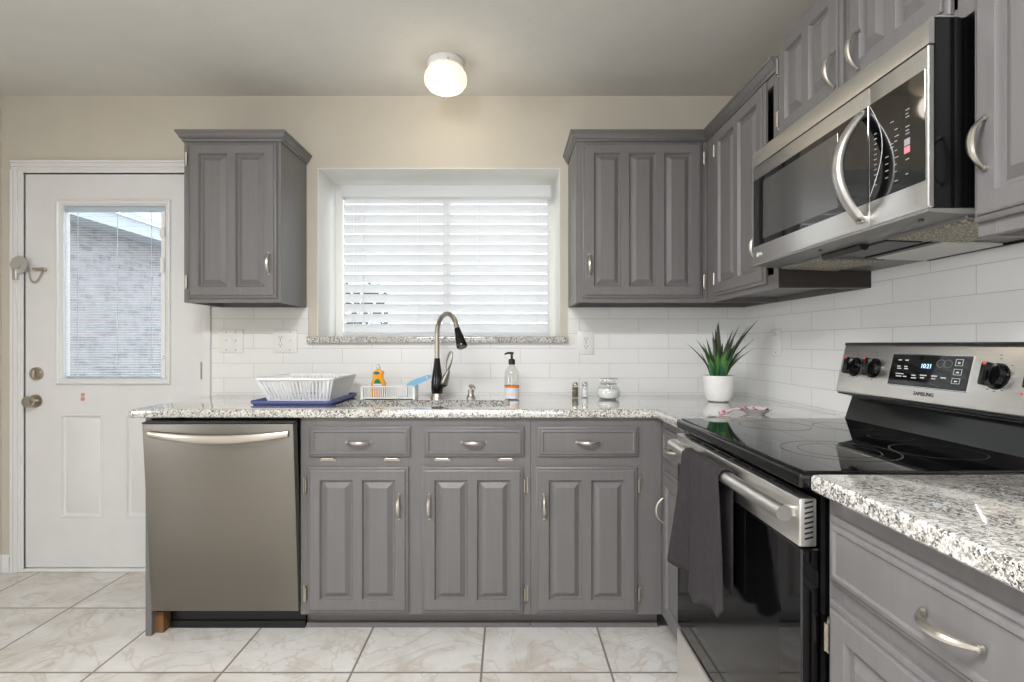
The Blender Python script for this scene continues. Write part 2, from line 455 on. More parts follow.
# cream paint liner of the recess reveals
b = B()
b.box(RX0, RX0 + .004, WY - .001, 3.06, RZ0, RZ1); b.box(RX1 - .004, RX1, WY - .001, 3.06, RZ0, RZ1); b.box(RX0 + .004, RX1 - .004, WY - .001, 3.06, RZ1 - .004, RZ1)
obj('window_reveal', b, 'cream_paint', wall_back, smooth=False)
TT = .008
b = B()
b.box(-1.531, RX0 - .047, WY - TT, WY, .90, 1.366); b.box(RX0 - .047, RX1 + .04, WY - TT, WY, .90, 1.184); b.box(RX1 + .04, WX, WY - TT, WY, .90, 1.366)
obj('backsplash', b, 'tile_back', wall_back, smooth=False)
b = B(); b.box(WX, WX + .1, RY, WY, 0, CZ); wall_right = struct('wall_right', b, 'wall_paint', smooth=False)
b = B(); b.box(WX - TT, WX, .30, WY - TT, .90, 1.46); obj('backsplash', b, 'tile_side', wall_right, smooth=False)
b = B(); b.box(LX - .1, LX, SY, WY, 0, CZ); b.box(FX, LX - .1, SY, SY + .1, 0, CZ); b.box(FX - .1, FX, RY, SY + .1, 0, CZ); struct('wall_left', b, 'wall_paint', smooth=False)
b = B(); b.box(FX - .1, WX + .1, RY - .1, RY, 0, CZ); struct('wall_rear', b, 'wall_paint', smooth=False)
# skirting on the short stretch beside the door
b = B(); b.prism([(WY, 0), (WY - .014, 0), (WY - .014, .075), (WY - .006, .088), (WY, .09)], LX, -2.572); struct('baseboard_back', b, 'white_paint')
b = B(); b.box(LX, LX + .014, SY, WY - .015, 0, .085, .003); struct('baseboard_left', b, 'white_paint')

# ---- rear window frames that let the daylight in (behind the camera)
def plain_window(name, M, w, h):
    b = B(M)
    for a in ((-w / 2 - .07, -w / 2), (w / 2, w / 2 + .07), (-.02, .02)): b.box(a[0], a[1], -.05, 0, -h / 2, h / 2)
    b.box(-w / 2 - .07, w / 2 + .07, -.02, 0, -h / 2 - .07, -h / 2); b.box(-w / 2 - .07, w / 2 + .07, -.02, 0, h / 2, h / 2 + .07)
    struct(name, b, 'white_paint', smooth=False)
plain_window('window_2', T((-.8, RY, 1.08)) @ Matrix.Rotation(R(180), 4, 'Z'), 3.0, 1.95)
plain_window('window_3', T((FX, -1.1, 1.08)) @ Matrix.Rotation(R(90), 4, 'Z'), 3.2, 1.95)

# ---- door casing
def casing_strip(b, x0, x1, z0, z1, vertical, inner_high):
    # stepped colonial profile, thickness towards the room
    pr = [(0, .010), (.010, .014), (.018, .011), (.040, .016), (.052, .020), (1.0, .020)]
    w = (x1 - x0) if vertical else (z1 - z0)
    for k in range(3):
        a0, a1, th = [(0, .33, .012), (.33, .72, .016), (.72, 1.0, .021)][k]
        if not inner_high: a0, a1 = 1 - a1, 1 - a0
        if vertical: b.box(x0 + a0 * w, x0 + a1 * w, WY - th, WY, z0, z1, .002)
        else: b.box(x0, x1, WY - th, WY, z0 + a0 * w, z0 + a1 * w, .002)
CW = .050
b = B()
casing_strip(b, DX0 - CW - .008, DX0 - .008, 0, DZ + .012, True, False)
casing_strip(b, DX1 + .008, DX1 + CW + .008 - .012, 0, DZ + .012, True, True)
casing_strip(b, DX0 - CW - .008, DX1 + CW - .004, DZ + .012, DZ + .012 + CW, False, True)
b.box(DX0 - .008, DX0, WY - .008, WY + .12, 0, DZ + .012); b.box(DX1, DX1 + .008, WY - .008, WY + .12, 0, DZ + .012); b.box(DX0, DX1, WY - .008, WY + .12, DZ, DZ + .012)
struct('trim_1', b, 'white_paint')
b = B(); b.box(DX0, DX1, WY - .012, WY + .12, 0, .016, .004); struct('trim_2', b, 'white_paint')   # threshold

# ---- door
door = thing('door_1', 'white exterior door with a tall blind-filled glass panel beside the kitchen counter', None, (-2.04, 2.80, .018)); door['kind'] = 'structure'
sx0, sx1, sz0, sz1, sy = -2.5035, -1.583, .020, 2.058, WY + .006
LXA, LXB, LZA, LZB = -2.338, -1.747, .968, 1.926     # lite frame outer
b = B()
GX0, GX1, GZ0, GZ1 = LXA + .030, LXB - .026, LZA + .030, LZB - .030
# slab in pieces round the glass, with two pressed lower panels
pan = [(-2.325, -2.100), (-1.985, -1.760)]
pz0, pz1 = .275, .815
def holed_face(b, x0, x1, z0, z1, holes, y):
    xs = sorted({x0, x1, *[h[0] for h in holes], *[h[1] for h in holes]}); zs = sorted({z0, z1, *[h[2] for h in holes], *[h[3] for h in holes]})
    t = bmesh.new()
    for xa, xb in zip(xs[:-1], xs[1:]):
        for za, zb in zip(zs[:-1], zs[1:]):
            cx, cz = (xa + xb) / 2, (za + zb) / 2
            if any(h[0] < cx < h[1] and h[2] < cz < h[3] for h in holes): continue
            t.faces.new([t.verts.new(p) for p in ((xa, y, za), (xb, y, za), (xb, y, zb), (xa, y, zb))])
    bmesh.ops.remove_doubles(t, verts=t.verts[:], dist=1e-6)
    b.add(t)
def rect(x0, x1, z0, z1, i, y): return [Vector((x0 + i, y, z0 + i)), Vector((x1 - i, y, z0 + i)), Vector((x1 - i, y, z1 - i)), Vector((x0 + i, y, z1 - i))]
holes = [(GX0, GX1, GZ0, GZ1)] + [(a, c, pz0, pz1) for a, c in pan]
holed_face(b, sx0, sx1, sz0, sz1, holes, sy)
holed_face(b, sx0, sx1, sz0, sz1, [holes[0]], sy + .044)
b.rings([rect(sx0, sx1, sz0, sz1, 0, sy), rect(sx0, sx1, sz0, sz1, 0, sy + .044)], False, False)
b.rings([rect(*holes[0], 0, sy), rect(*holes[0], 0, sy + .044)], False, False)
for h in holes[1:]:
    b.rings([rect(*h, i, sy + d) for i, d in ((0, 0), (.004, -.004), (.010, -.004), (.016, .007), (.024, .010), (.030, .007), (.050, -.001))], False, True)
obj('slab', b, 'door_paint', door)
b = B()
o4 = (LXA, LXB, LZA, LZB)
b.rings([rect(*o4, i, sy - d) for i, d in ((0, 0), (.002, .012), (.009, .016), (.016, .011), (.021, .012), (.026, .004), (.028, -.012))], False, False)
obj('glass_frame', b, 'white_paint', door)
b = B(); b.box(GX0 - .002, GX1 + .002, sy + .010, sy + .013, GZ0 - .002, GZ1 + .002); obj('glass_pane', b, 'pane_glass', door, smooth=False)
b = B()
n = 66
for k in range(n):
    z = GZ0 + .012 + k * (GZ1 - GZ0 - .05) / (n - 1)
    b.box(GX0 + .004, GX1 - .030, -.006, .006, -.0005, .0005, M=T((0, sy + .026, z)) @ Matrix.Rotation(R(9), 4, 'X'))
for x in (GX0 + .06, (GX0 + GX1) / 2, GX1 - .09): b.box(x - .0012, x + .0012, sy + .019, sy + .021, GZ0, GZ1)
b.box(GX0, GX1, sy + .016, sy + .034, GZ1 - .028, GZ1)
b.box(GX0 + .002, GX1 - .03, sy + .018, sy + .034, GZ0, GZ0 + .010)
obj('mini_blind', b, 'blind_white', door, smooth=False)
b = B()
b.box(GX1 - .026, GX1 - .006, sy - .002, sy + .03, GZ0 + .005, GZ1 - .03, .002)
b.box(GX1 - .028, GX1 - .004, sy - .013, sy + .004, GZ1 - .165, GZ1 - .115, .003); b.box(GX1 - .026, GX1 - .006, sy - .012, sy + .004, GZ1 - .35, GZ1 - .27, .003)
b.box(GX1 - .018, GX1 - .010, sy - .012, sy + .004, GZ0 + .10, GZ0 + .125, .002)
obj('blind_slider', b, 'white_plastic', door)
kx = -2.447
b = B(); b.cyly(sy - .008, sy, kx, .883, .034, 24); b.cyly(sy - .030, sy - .008, kx, .883, .014, 16)
b.lathe([(.010, 0), (.024, .006), (.029, .018), (.029, .028), (.022, .038), (.008, .041)], 0, 0, 24, M=T((kx, sy - .026, .883)) @ Matrix.Rotation(R(90), 4, 'X'))
b.box(kx - .055, kx - .028, sy - .004, sy, .868, .898, .003)
obj('door_knob', b, 'dark_nickel', door)
b = B(); b.cyly(sy - .012, sy, kx + .006, 1.024, .033, 24, None); b.cyly(sy - .018, sy - .012, kx + .006, 1.024, .026, 24); b.box(kx - .002, kx + .014, sy - .034, sy - .018, 1.004, 1.044, .004)
obj('deadbolt', b, 'dark_nickel', door)
for z in (1.04, .32, 1.86):
    b = B(); b.cylz(z - .045, z + .045, sx1 + .004, sy - .006, .006, 10); b.box(sx1 - .012, sx1 + .004, sy - .002, sy, z - .045, z + .045); obj('hinge', b, 'hinge_nickel', door)
b = B(); b.cyly(sy - .002, sy, -2.205, .915, .010, 14); b.cyly(sy - .003, sy, -2.205, .893, .011, 14); tag(obj('wear_mark', b, 'pink_mark', door), 'small pinkish round stickers')

# ---- chain guard on the door jamb
cg = thing('chain_guard', 'silver swing chain latch with round plate beside the white door edge', 'door latch', (-2.52, WY - .03, 1.58))
b = B(); b.cyly(WY - .029, WY - .022, -2.508, 1.585, .046, 8); b.cyly(WY - .038, WY - .029, -2.512, 1.582, .018, 14); obj('latch_plate', b, 'latch_metal', cg, smooth=False)
b = B(); b.box(-2.533, -2.512, WY - .04, WY - .024, 1.505, 1.560, .003); obj('latch_slide', b, 'chrome', cg)
b = B(); b.box(-2.445, -2.388, WY - .014, WY + .004, 1.556, 1.572, .003); b.cyly(WY - .022, WY - .012, -2.438, 1.564, .007, 10); obj('chain_track', b, 'dark_nickel', cg)
b = B()
cp = [(-2.472, 1.572), (-2.470, 1.545), (-2.466, 1.520), (-2.457, 1.502), (-2.444, 1.496), (-2.430, 1.503), (-2.418, 1.520), (-2.408, 1.540), (-2.402, 1.558)]
for k, ((xa, za), (xb, zb)) in enumerate(zip(cp[:-1], cp[1:])):
    an = math.atan2(zb - za, xb - xa); x, z = (xa + xb) / 2, (za + zb) / 2
    for f in (-.25, .25):
        x, z = (xa + xb) / 2 + f * (xb - xa), (za + zb) / 2 + f * (zb - za)
        b.tube([(x + .0085 * math.cos(q) * math.cos(an) - .004 * math.sin(q) * math.sin(an), WY - .010, z + .0085 * math.cos(q) * math.sin(an) + .004 * math.sin(q) * math.cos(an)) for q in [k_ * math.pi / 4 for k_ in range(8)]], .0014, 5, True)
obj('chain', b, 'dark_nickel', cg)

# ---- window in the recess
win = thing('window_1', 'white framed window in the deep recess above the sink', None, (-.36, 3.1, RZ0)); win['kind'] = 'structure'
b = B()
wy0, wy1 = 3.06, 3.11
b.box(RX0, RX0 + .045, wy0, wy1, RZ0, RZ1); b.box(RX1 - .045, RX1, wy0, wy1, RZ0, RZ1); b.box(RX0 + .045, RX1 - .045, wy0, wy1, RZ1 - .045, RZ1); b.box(RX0 + .045, RX1 - .045, wy0, wy1, RZ0, RZ0 + .06)
b.box(-.372, -.328, wy0, wy1, RZ0 + .06, RZ1 - .045)
obj('window_frame', b, 'cream_paint', win, smooth=False)
for xa, xb in ((RX0 + .045, -.372), (-.328, RX1 - .045)):
    b = B(); b.box(xa, xb, 3.083, 3.087, RZ0 + .06, RZ1 - .045); obj('window_pane', b, 'pane_glass', win, smooth=False)
b = B(); b.box(-1.032, .308, 2.742, WY, 1.183, 1.217, .006, 2); b.box(RX0 + .006, RX1 - .006, WY, 3.058, 1.188, 1.217)
tag(obj('window_sill', b, 'granite', win), 'speckled granite sill slab')

# ---- blind
bl = thing('window_blind', 'white horizontal slat blind filling the window above the sink', 'blind', (-.345, 3.0, 1.22))
b = B(); b.box(-.921, .239, 2.955, 2.972, 1.986, 2.055, .004); b.box(-.921, -.907, 2.972, 3.02, 1.986, 2.055); b.box(.225, .239, 2.972, 3.02, 1.986, 2.055); obj('valance', b, 'blind_white', bl)
b = B(); ns = 14
for k in range(ns):
    z = 1.268 + k * .0552
    t = bmesh.new()
    L_, W_ = 1.14, .050
    prof = [(-W_ / 2 + W_ * i / 6, .003 * (1 - ((i - 3) / 3) ** 2)) for i in range(7)]
    poly = prof + [(y, zz - .0025) for y, zz in reversed(prof)]
    V = [[t.verts.new((x, y, zz)) for y, zz in poly] for x in (-L_ / 2, L_ / 2)]
    m_ = len(poly)
    for i in range(m_): t.faces.new((V[0][i], V[0][(i + 1) % m_], V[1][(i + 1) % m_], V[1][i]))
    t.faces.new(V[0]); t.faces.new(V[1][::-1])
    b.add(t, T((-.346, 3.0, z)) @ Matrix.Rotation(R(-69), 4, 'X'))
obj('slats', b, 'blind_white', bl)
b = B(); b.box(-.915, .222, 2.975, 3.025, 1.219, 1.238, .004); obj('bottom_rail', b, 'blind_white', bl)
b = B()
for x in (-.855, -.50, -.346, -.17, .165):
    for y in (2.973, 3.027): b.tube([(x, y, 1.23), (x, y, 2.0)], .0011, 5)
b.tube([(-.80, 2.966, 1.32), (-.80, 2.966, 2.0)], .0022, 6)
obj('ladder_cord', b, 'blind_white', bl)

# ---- outside: brick wing of the house, ground, shrub, fence
b = B(); b.box(-5.5, -5.2, 2.95, 12.0, -.1, 2.62); struct('exterior_wall', b, 'house_brick', smooth=False)
b = B(); b.box(-5.25, -4.85, 2.95, 12.1, 2.62, 2.80); b.prism_y([(-4.80, 2.80), (-4.80, 2.86), (-7.2, 4.2), (-7.2, 4.1)], 2.95, 12.1); struct('exterior_roof', b, ['eave_white'], smooth=False)
b = B(); b.box(-12, 10, WY + .12, 16, -.16, -.1); struct('exterior_ground', b, 'lawn', smooth=False)
b = B()
for k in range(38):
    b.box(-1.6 + k * .15, -1.46 + k * .15, 8.0, 8.03, -.1, 1.47 - (.05 if k % 2 else 0))
tag(obj('garden_fence', b, 'fence_wood', loc=(0, 8, -.1), smooth=False), 'pale board fence outside, glimpsed between the lowest blind slats', 'fence')
def shrub(x, y, r, h, label):
    b = B(); rnd = random.Random(5)
    for k in range(900):
        a = rnd.uniform(0, 6.28); u = rnd.uniform(.05, 1); rr = r * math.sqrt(rnd.random()) * (1.05 - .5 * u)
        p = Vector((x + rr * math.cos(a), y + rr * math.sin(a), -.1 + h * u)); s_ = rnd.uniform(.05, .09)
        d1 = Vector((rnd.uniform(-1, 1), rnd.uniform(-1, 1), rnd.uniform(-.6, 1))).normalized(); d2 = d1.cross(Vector((rnd.random(), .3, rnd.random()))).normalized()
        t = bmesh.new(); t.faces.new([t.verts.new(q) for q in (p - d1 * s_, p + d2 * s_ * .45, p + d1 * s_, p - d2 * s_ * .45)]); b.add(t)
    b.cylz(-.1, h * .7, x, y, .04, 8)
    tag(obj('garden_shrub', b, 'shrub_green', loc=(x, y, -.1), smooth=False), label, 'shrub')
shrub(-1.75, 6.4, .50, 2.0, 'dark green shrub outside, seen through the lower blind slats')

# ================================================================== CABINETS
FT = .018                                  # door thickness
def panel_front(b, x0, x1, z0, z1, yf, npan, stile=.052, rail=.052, mid=.036, edge=True):
    """a raised panel door or drawer front; yf = frame plane, the front stands FT proud of it"""
    y = yf - FT
    pr = [(0, FT), (0, .010), (.005, .0055), (.009, .005), (.0095, .0065), (.0115, .0065), (.0120, .002), (.016, 0)]
    b.rings([rect(x0, x1, z0, z1, i, y + d) for i, d in pr], True, False)
    xa, xb, za, zb = x0 + .016, x1 - .016, z0 + .016, z1 - .016
    if npan == 0:
        b.rings([rect(xa, xb, za, zb, i, y + d) for i, d in ((0, 0), (.005, 0), (.009, .004), (.012, .0035))], False, True)
        return
    w = (x1 - x0 - 2 * stile - (npan - 1) * mid) / npan
    hs = []
    for k in range(npan):
        hx = x0 + stile + k * (w + mid); hs.append((hx, hx + w, z0 + rail, z1 - rail))
    holed_face(b, xa, xb, za, zb, hs, y)
    for h in hs:
        b.rings([rect(*h, i, y + d) for i, d in ((0, 0), (.003, .004), (.006, .0115), (.012, .0125), (.030, .002), (.032, .0005))], False, True)
def pull(M, cx, cz, yface, L_, vertical, parent, proj=.027):
    b = B(M); n = 14; pts, rad = [], []
    for k in range(n + 1):
        t = k / n; s_ = (t - .5) * L_
        p = proj * (1 - abs(2 * t - 1) ** 2.4)
        pts.append((cx, yface - .003 - p, cz + s_) if vertical else (cx + s_, yface - .003 - p, cz))
        rad.append(.0026 + .0036 * math.sin(math.pi * t))
    b.tube(pts, rad, 8, sx=1.25, up=(0, 1, 0))
    for s_ in (-.5, .5):
        c = (cx, cz + s_ * L_ * .97) if vertical else (cx + s_ * L_ * .97, cz)
        b.cyly(yface - .006, yface, c[0], c[1], .0052, 10)
    return obj('pull_handle', b, 'steel_pull', parent)
def hinge(M, x, z, yf, side, parent, horizontal=False):
    b = B(M)
    if horizontal:
        b.cylx(x - .024, x + .024, yf - .010, z, .0045, 8); b.box(x - .032, x + .032, yf - .003, yf, z - .012, z - .002, .001)
    else:
        b.cylz(z - .026, z + .026, x, yf - .012, .0048, 8); b.box(min(x, x + side * .014), max(x, x + side * .014), yf - .003, yf, z - .032, z + .032, .001); b.cylz(z - .032, z + .032, x + side * .004, yf - .006, .003, 8)
    return obj('hinge', b, 'hinge_nickel', parent)
def cab_door(M, x0, x1, z0, z1, yf, npan, parent, hside, hz, vertical=True, hl=.098, hoff=.030, hinges=True):
    b = B(M); panel_front(b, x0, x1, z0, z1, yf, npan)
    d = obj('door', b, 'cabinet_grey', parent)
    hx = x1 - hoff if hside > 0 else x0 + hoff
    pull(M, hx, hz, yf - FT, hl, True, d)
    if hinges:
        xx = x0 - .006 if hside > 0 else x1 + .006
        for z in (z0 + .075, z1 - .075): hinge(M, xx, z, yf, -1 if hside > 0 else 1, d)
    return d
def drawer(M, x0, x1, z0, z1, yf, parent, tilt=False, hl=.098):
    b = B(M); panel_front(b, x0, x1, z0, z1, yf, 0)
    d = obj('drawer_front', b, 'cabinet_grey', parent)
    pull(M, (x0 + x1) / 2, (z0 + z1) / 2, yf - FT, hl, False, d)
    if tilt:
        for x in (x0 + .075, x1 - .075): hinge(M, x, z0 - .008, yf, 0, d, True)
    return d
def carcass(M, x0, x1, yf, yb, z0, z1, parent, under='cabinet_grey', lip=.022):
    b = B(M); t = .016
    b.box(x0, x0 + t, yf + .02, yb, z0, z1); b.box(x1 - t, x1, yf + .02, yb, z0, z1)
    b.box(x0 + t, x1 - t, yf + .02, yb, z1 - t, z1); b.box(x0 + t, x1 - t, yb - .008, yb, z0, z1 - t)
    b.mi = 1; b.box(x0 + t, x1 - t, yf + .02, yb - .008, z0 + lip, z0 + lip + t)
    return obj('carcass', b, ['cabinet_grey', under], parent, smooth=False)
def face_frame(M, x0, x1, yf, z0, z1, stiles, rails, parent):
    b = B(M)
    for a, c in stiles: b.box(a, c, yf, yf + .02, z0, z1, .001)
    ss = sorted(stiles)
    for za, zb in rails:
        for (a, c), (d, e) in zip(ss[:-1], ss[1:]): b.box(c, d, yf + .0003, yf + .02, za, zb)
    return obj('face_frame', b, 'cabinet_grey', parent, smooth=False)
CROWN = [(0, 2.106), (.006, 2.106), (.008, 2.116), (.014, 2.119), (.018, 2.130), (.024, 2.137), (.024, 2.141), (.028, 2.142), (.028, 2.153), (0, 2.153)]
def crown(path, first, last, parent):
    """path of (x, y); the moulding projects to the right-hand side of travel"""
    n = len(path); P = [Vector((x, y)) for x, y in path]; rg = []
    for i in range(n):
        ds = []
        if i > 0: ds.append((P[i] - P[i - 1]).normalized())
        if i < n - 1: ds.append((P[i + 1] - P[i]).normalized())
        ns_ = [Vector((d.y, -d.x)) for d in ds]
        m = ns_[0] if len(ns_) == 1 else (ns_[0] + ns_[1]) / (1 + ns_[0].dot(ns_[1]))
        rg.append([Vector((P[i].x + m.x * o, P[i].y + m.y * o, z)) for o, z in CROWN])
    b = B(); b.rings(rg[first:last + 1])
    return obj('crown_molding', b, 'cabinet_grey', parent, angle=50)

YU, YBK = 2.465, WY - .002
UZ0, UZ1 = 1.368, 2.12
# ---- small wall cabinet by the door
c = thing('wall_cabinet', 'two-panel grey wall cabinet hanging alone beside the white door', 'cabinet', (-1.265, 2.62, UZ0))
carcass(I4, -1.487, -1.042, YU, YBK, UZ0, UZ1, c)
face_frame(I4, -1.487, -1.042, YU, UZ0, UZ1, [(-1.487, -1.445), (-1.075, -1.042)], [(UZ0, UZ0 + .045), (UZ1 - .05, UZ1)], c)
cab_door(I4, -1.464, -1.058, 1.387, 2.100, YU, 2, c, 1, 1.544)
crown([(-1.487, YBK), (-1.487, YU), (-1.042, YU), (-1.042, YBK)], 0, 3, c)
# ---- corner wall cabinet on the back wall
c = thing('wall_cabinet', 'dark grey three-panel wall cabinet above the potted plant corner', 'cabinet', (.61, 2.62, UZ0))
carcass(I4, .312, 1.232, YU, YBK, UZ0, UZ1, c)
face_frame(I4, .312, .915, YU, UZ0, UZ1, [(.312, .365), (.870, .915)], [(UZ0, UZ0 + .045), (UZ1 - .05, UZ1)], c)
cab_door(I4, .340, .889, 1.389, 2.102, YU, 3, c, -1, 1.537)
crown([(.312, YBK), (.312, YU), (.915, YU), (.915, 1.82)], 0, 2, c)
# ---- wall cabinet on the side wall between corner and microwave
MU = run_right(.915, 2.465)
c = thing('wall_cabinet', 'grey two-panel wall cabinet with a dark open gap next to the microwave', 'cabinet', (1.07, 2.14, UZ0))
carcass(MU, 0.0, .645, 0, .318, UZ0, UZ1, c)
b = B(MU); b.box(.6452, .648, .002, .316, UZ0 + .001, 1.50); tag(obj('end_skin', b, 'dark_brown', c, smooth=False), 'dark brown end of the cabinet')  # thin dark brown sheet over the lower cabinet end
face_frame(MU, 0.0, .645, 0, UZ0, UZ1, [(0.0, .10), (.615, .645)], [(UZ0, UZ0 + .05), (UZ1 - .05, UZ1)], c)
cab_door(MU, .115, .575, 1.389, 2.100, 0, 2, c, 1, 1.525)
crown([(.312, YBK), (.312, YU), (.915, YU), (.915, 1.816)], 2, 3, c)
# ---- cabinet over the microwave
MO = run_right(.915, 1.813)
c = thing('wall_cabinet', 'short two-door grey cabinet above the steel microwave', 'cabinet', (1.07, 1.43, 1.83))
carcass(MO, 0, .765, 0, .320, 1.832, 2.185, c)
face_frame(MO, 0, .765, 0, 1.832, 2.185, [(0, .04), (.350, .385), (.72, .765)], [(1.832, 1.86), (2.15, 2.185)], c)
cab_door(MO, .018, .360, 1.855, 2.183, 0, 2, c, 1, 1.930, hoff=.020, hinges=True)
cab_door(MO, .388, .712, 1.855, 2.183, 0, 2, c, -1, 1.930, hoff=.052, hinges=False)
# ---- wall cabinet nearest the camera
MN = run_right(.915, 1.046)
c = thing('wall_cabinet', 'tall grey wall cabinet on the near side of the microwave, reaching past the frame', 'cabinet', (1.07, .80, 1.385))
carcass(MN, 0, .50, 0, .320, 1.385, 2.30, c, 'wood_under')
face_frame(MN, 0, .50, 0, 1.385, 2.30, [(0, .04), (.46, .50)], [(1.385, 1.43), (2.25, 2.30)], c)
cab_door(MN, .003, .485, 1.412, 2.28, 0, 1, c, -1, 1.555, hoff=.036, hinges=False, hl=.098)

# ---- base cabinets, back run
YF, BZ1 = 2.17, .8815
def base_unit(M, x0, x1, yf, yb, label, loc, stiles, rails, dz=0.0, toe=(None, None)):
    c = thing('base_cabinet', label, 'cabinet', loc)
    b = B(M); t = .016
    b.box(x0, x0 + t, yf + .02, yb, .10, BZ1 + dz); b.box(x1 - t, x1, yf + .02, yb, .10, BZ1 + dz); b.box(x0 + t, x1 - t, yf + .02, yb, .10, .116); b.box(x0 + t, x1 - t, yb - .01, yb, .116, BZ1 + dz)
    obj('carcass', b, 'cabinet_grey', c, smooth=False)
    face_frame(M, x0, x1, yf, .085, BZ1 + dz, stiles, rails, c)
    ta, tb = toe[0] if toe[0] is not None else x0, toe[1] if toe[1] is not None else x1
    b = B(M); b.box(ta, tb, yf + .075, yf + .09, 0, .10); b.box(ta, tb, yf + .060, yf + .0745, 0, .022, .003); obj('toe_kick', b, 'cabinet_grey', c, smooth=False)
    return c
DZ0, DZ1, RZa, RZb = .097, .684, .724, .846
c = base_unit(I4, -.838, .092, YF, 2.76, 'grey sink base cabinet with two doors under the faucet', (-.37, 2.45, 0),
              [(-.838, -.775), (-.430, -.315), (.035, .092)], [(.085, .125), (.66, .74), (.83, BZ1)])
cab_door(I4, -.808, -.400, DZ0, DZ1, YF, 2, c, 1, .528, hoff=.036)
cab_door(I4, -.347, .062, DZ0, DZ1, YF, 2, c, -1, .528, hoff=.032)
drawer(I4, -.801, -.394, RZa, RZb, YF, c, True); drawer(I4, -.340, .066, RZa, RZb, YF, c, True)
c = base_unit(I4, .093, .622, YF, 2.76, 'grey one-door base cabinet at the inner corner below the salt shakers', (.33, 2.45, 0),
              [(.093, .150), (.485, .622)], [(.085, .125), (.66, .74), (.83, BZ1)])
cab_door(I4, .111, .521, DZ0, DZ1, YF, 2, c, -1, .528, hoff=.034)
drawer(I4, .119, .526, RZa, RZb, YF, c)
# ---- narrow base cabinet between the corner and the range
MB = run_right(.622, 2.168)
c = base_unit(MB, .001, .372, 0, .60, 'narrow grey base cabinet squeezed between the inner corner and the range', (.9, 2.0, 0),
              [(.001, .05), (.33, .372)], [(.085, .125), (.66, .74), (.83, BZ1)])
cab_door(MB, .055, .345, DZ0 + .012, DZ1, 0, 1, c, -1, .535, hoff=.034, hinges=False)
drawer(MB, .055, .345, RZa, RZb, 0, c)
# ---- near base cabinet
MC = run_right(.614, 1.026)
c = base_unit(MC, 0, .61, 0, .60, 'grey base cabinet on the near side of the range with one wide drawer', (.9, .70, 0),
              [(0, .045), (.565, .61)], [(.085, .125), (.675, .76), (.845, BZ1 + .012)], dz=.012)
cab_door(MC, .018, .590, DZ0, .700, 0, 2, c, 1, .53)
drawer(MC, .018, .590, .732, .858, 0, c, hl=.098)
# ---- dishwasher end panel
b = B(); b.box(-1.462, -1.437, 2.165, 2.765, 0, .882, .001); b.mi = 1; b.box(-1.437, -1.405, 2.19, 2.70, 0, .085)
tag(obj('end_panel', b, ['cabinet_grey', 'wood_raw'], loc=(-1.45, 2.165, 0), smooth=False), 'grey end panel with bare wood foot beside the dishwasher', 'cabinet panel')

# ================================================================== COUNTERTOPS
def off_poly(poly, d):
    n = len(poly); out = []
    for i in range(n):
        p0, p1, p2 = Vector(poly[i - 1]), Vector(poly[i]), Vector(poly[(i + 1) % n])
        a = (p1 - p0).normalized(); c_ = (p2 - p1).normalized()
        na, nc = Vector((-a.y, a.x)), Vector((-c_.y, c_.x))
        m = (na + nc) / (1 + na.dot(nc)); out.append((p1.x + m.x * d, p1.y + m.y * d))
    return out
def round_corner(poly, idx, r, n=5):
    out = []
    for i, p in enumerate(poly):
        if i not in idx: out.append(p); continue
        P = Vector(p); a = (Vector(poly[i - 1]) - P).normalized(); c_ = (Vector(poly[(i + 1) % len(poly)]) - P).normalized()
        s, e = P + a * r, P + c_ * r; cen = P + a * r + c_ * r
        for k in range(n + 1):
            t = k / n * math.pi / 2
            q = cen - c_ * r * math.cos(t) - a * r * math.sin(t); out.append((q.x, q.y))
    return out
def slab(poly, z0, z1, hole=None, rr=.009):
    b = B(); r = rr
    def ring(d, z): return [Vector((x, y, z)) for x, y in off_poly(poly, d)]
    seq = [(0 + .004, z0), (0, z0 + .004)] + [(r * (1 - math.cos(t)), z1 - r + r * math.sin(t)) for t in [k * math.pi / 8 for k in range(5)]]
    b.rings([ring(d, z) for d, z in seq], False, False)
    t = bmesh.new(); loops = [off_poly(poly, r)]
    if hole: loops.append(hole)
    def fill(loops, z):
        t = bmesh.new()
        for lp in loops:
            vs = [t.verts.new((x, y, z)) for x, y in lp]
            for i in range(len(vs)): t.edges.new((vs[i], vs[(i + 1) % len(vs)]))
        bmesh.ops.triangle_fill(t, use_beauty=True, edges=t.edges[:]); b.add(t)
    fill(loops, z1); fill([off_poly(poly, .004)] + ([hole] if hole else []), z0)
    if hole: b.rings([[Vector((x, y, z1)) for x, y in hole], [Vector((x, y, z0)) for x, y in hole]], False, False)
    return b
CT = .917
poly = round_corner([(-1.528, 2.145), (.590, 2.145), (.590, 1.794), (1.228, 1.794), (1.228, 2.771), (-1.508, 2.771)], [0], .025)
hole = round_corner([(-.735, 2.235), (.008, 2.235), (.008, 2.500), (-.735, 2.500)], [0, 1, 2, 3], .055, 6)
b = slab(poly, CT - .035, CT, hole)
tag(obj('countertop', b, 'granite', loc=(-.4, 2.45, CT - .035), angle=25), 'long speckled granite countertop with the sink cutout, turning the corner', 'countertop')
b = slab([(.580, .36), (1.228, .36), (1.228, 1.027), (.580, 1.027)], .896, .930)
tag(obj('countertop', b, 'granite', loc=(.9, .7, .896), angle=25), 'short speckled granite countertop piece on the near side of the range', 'countertop')

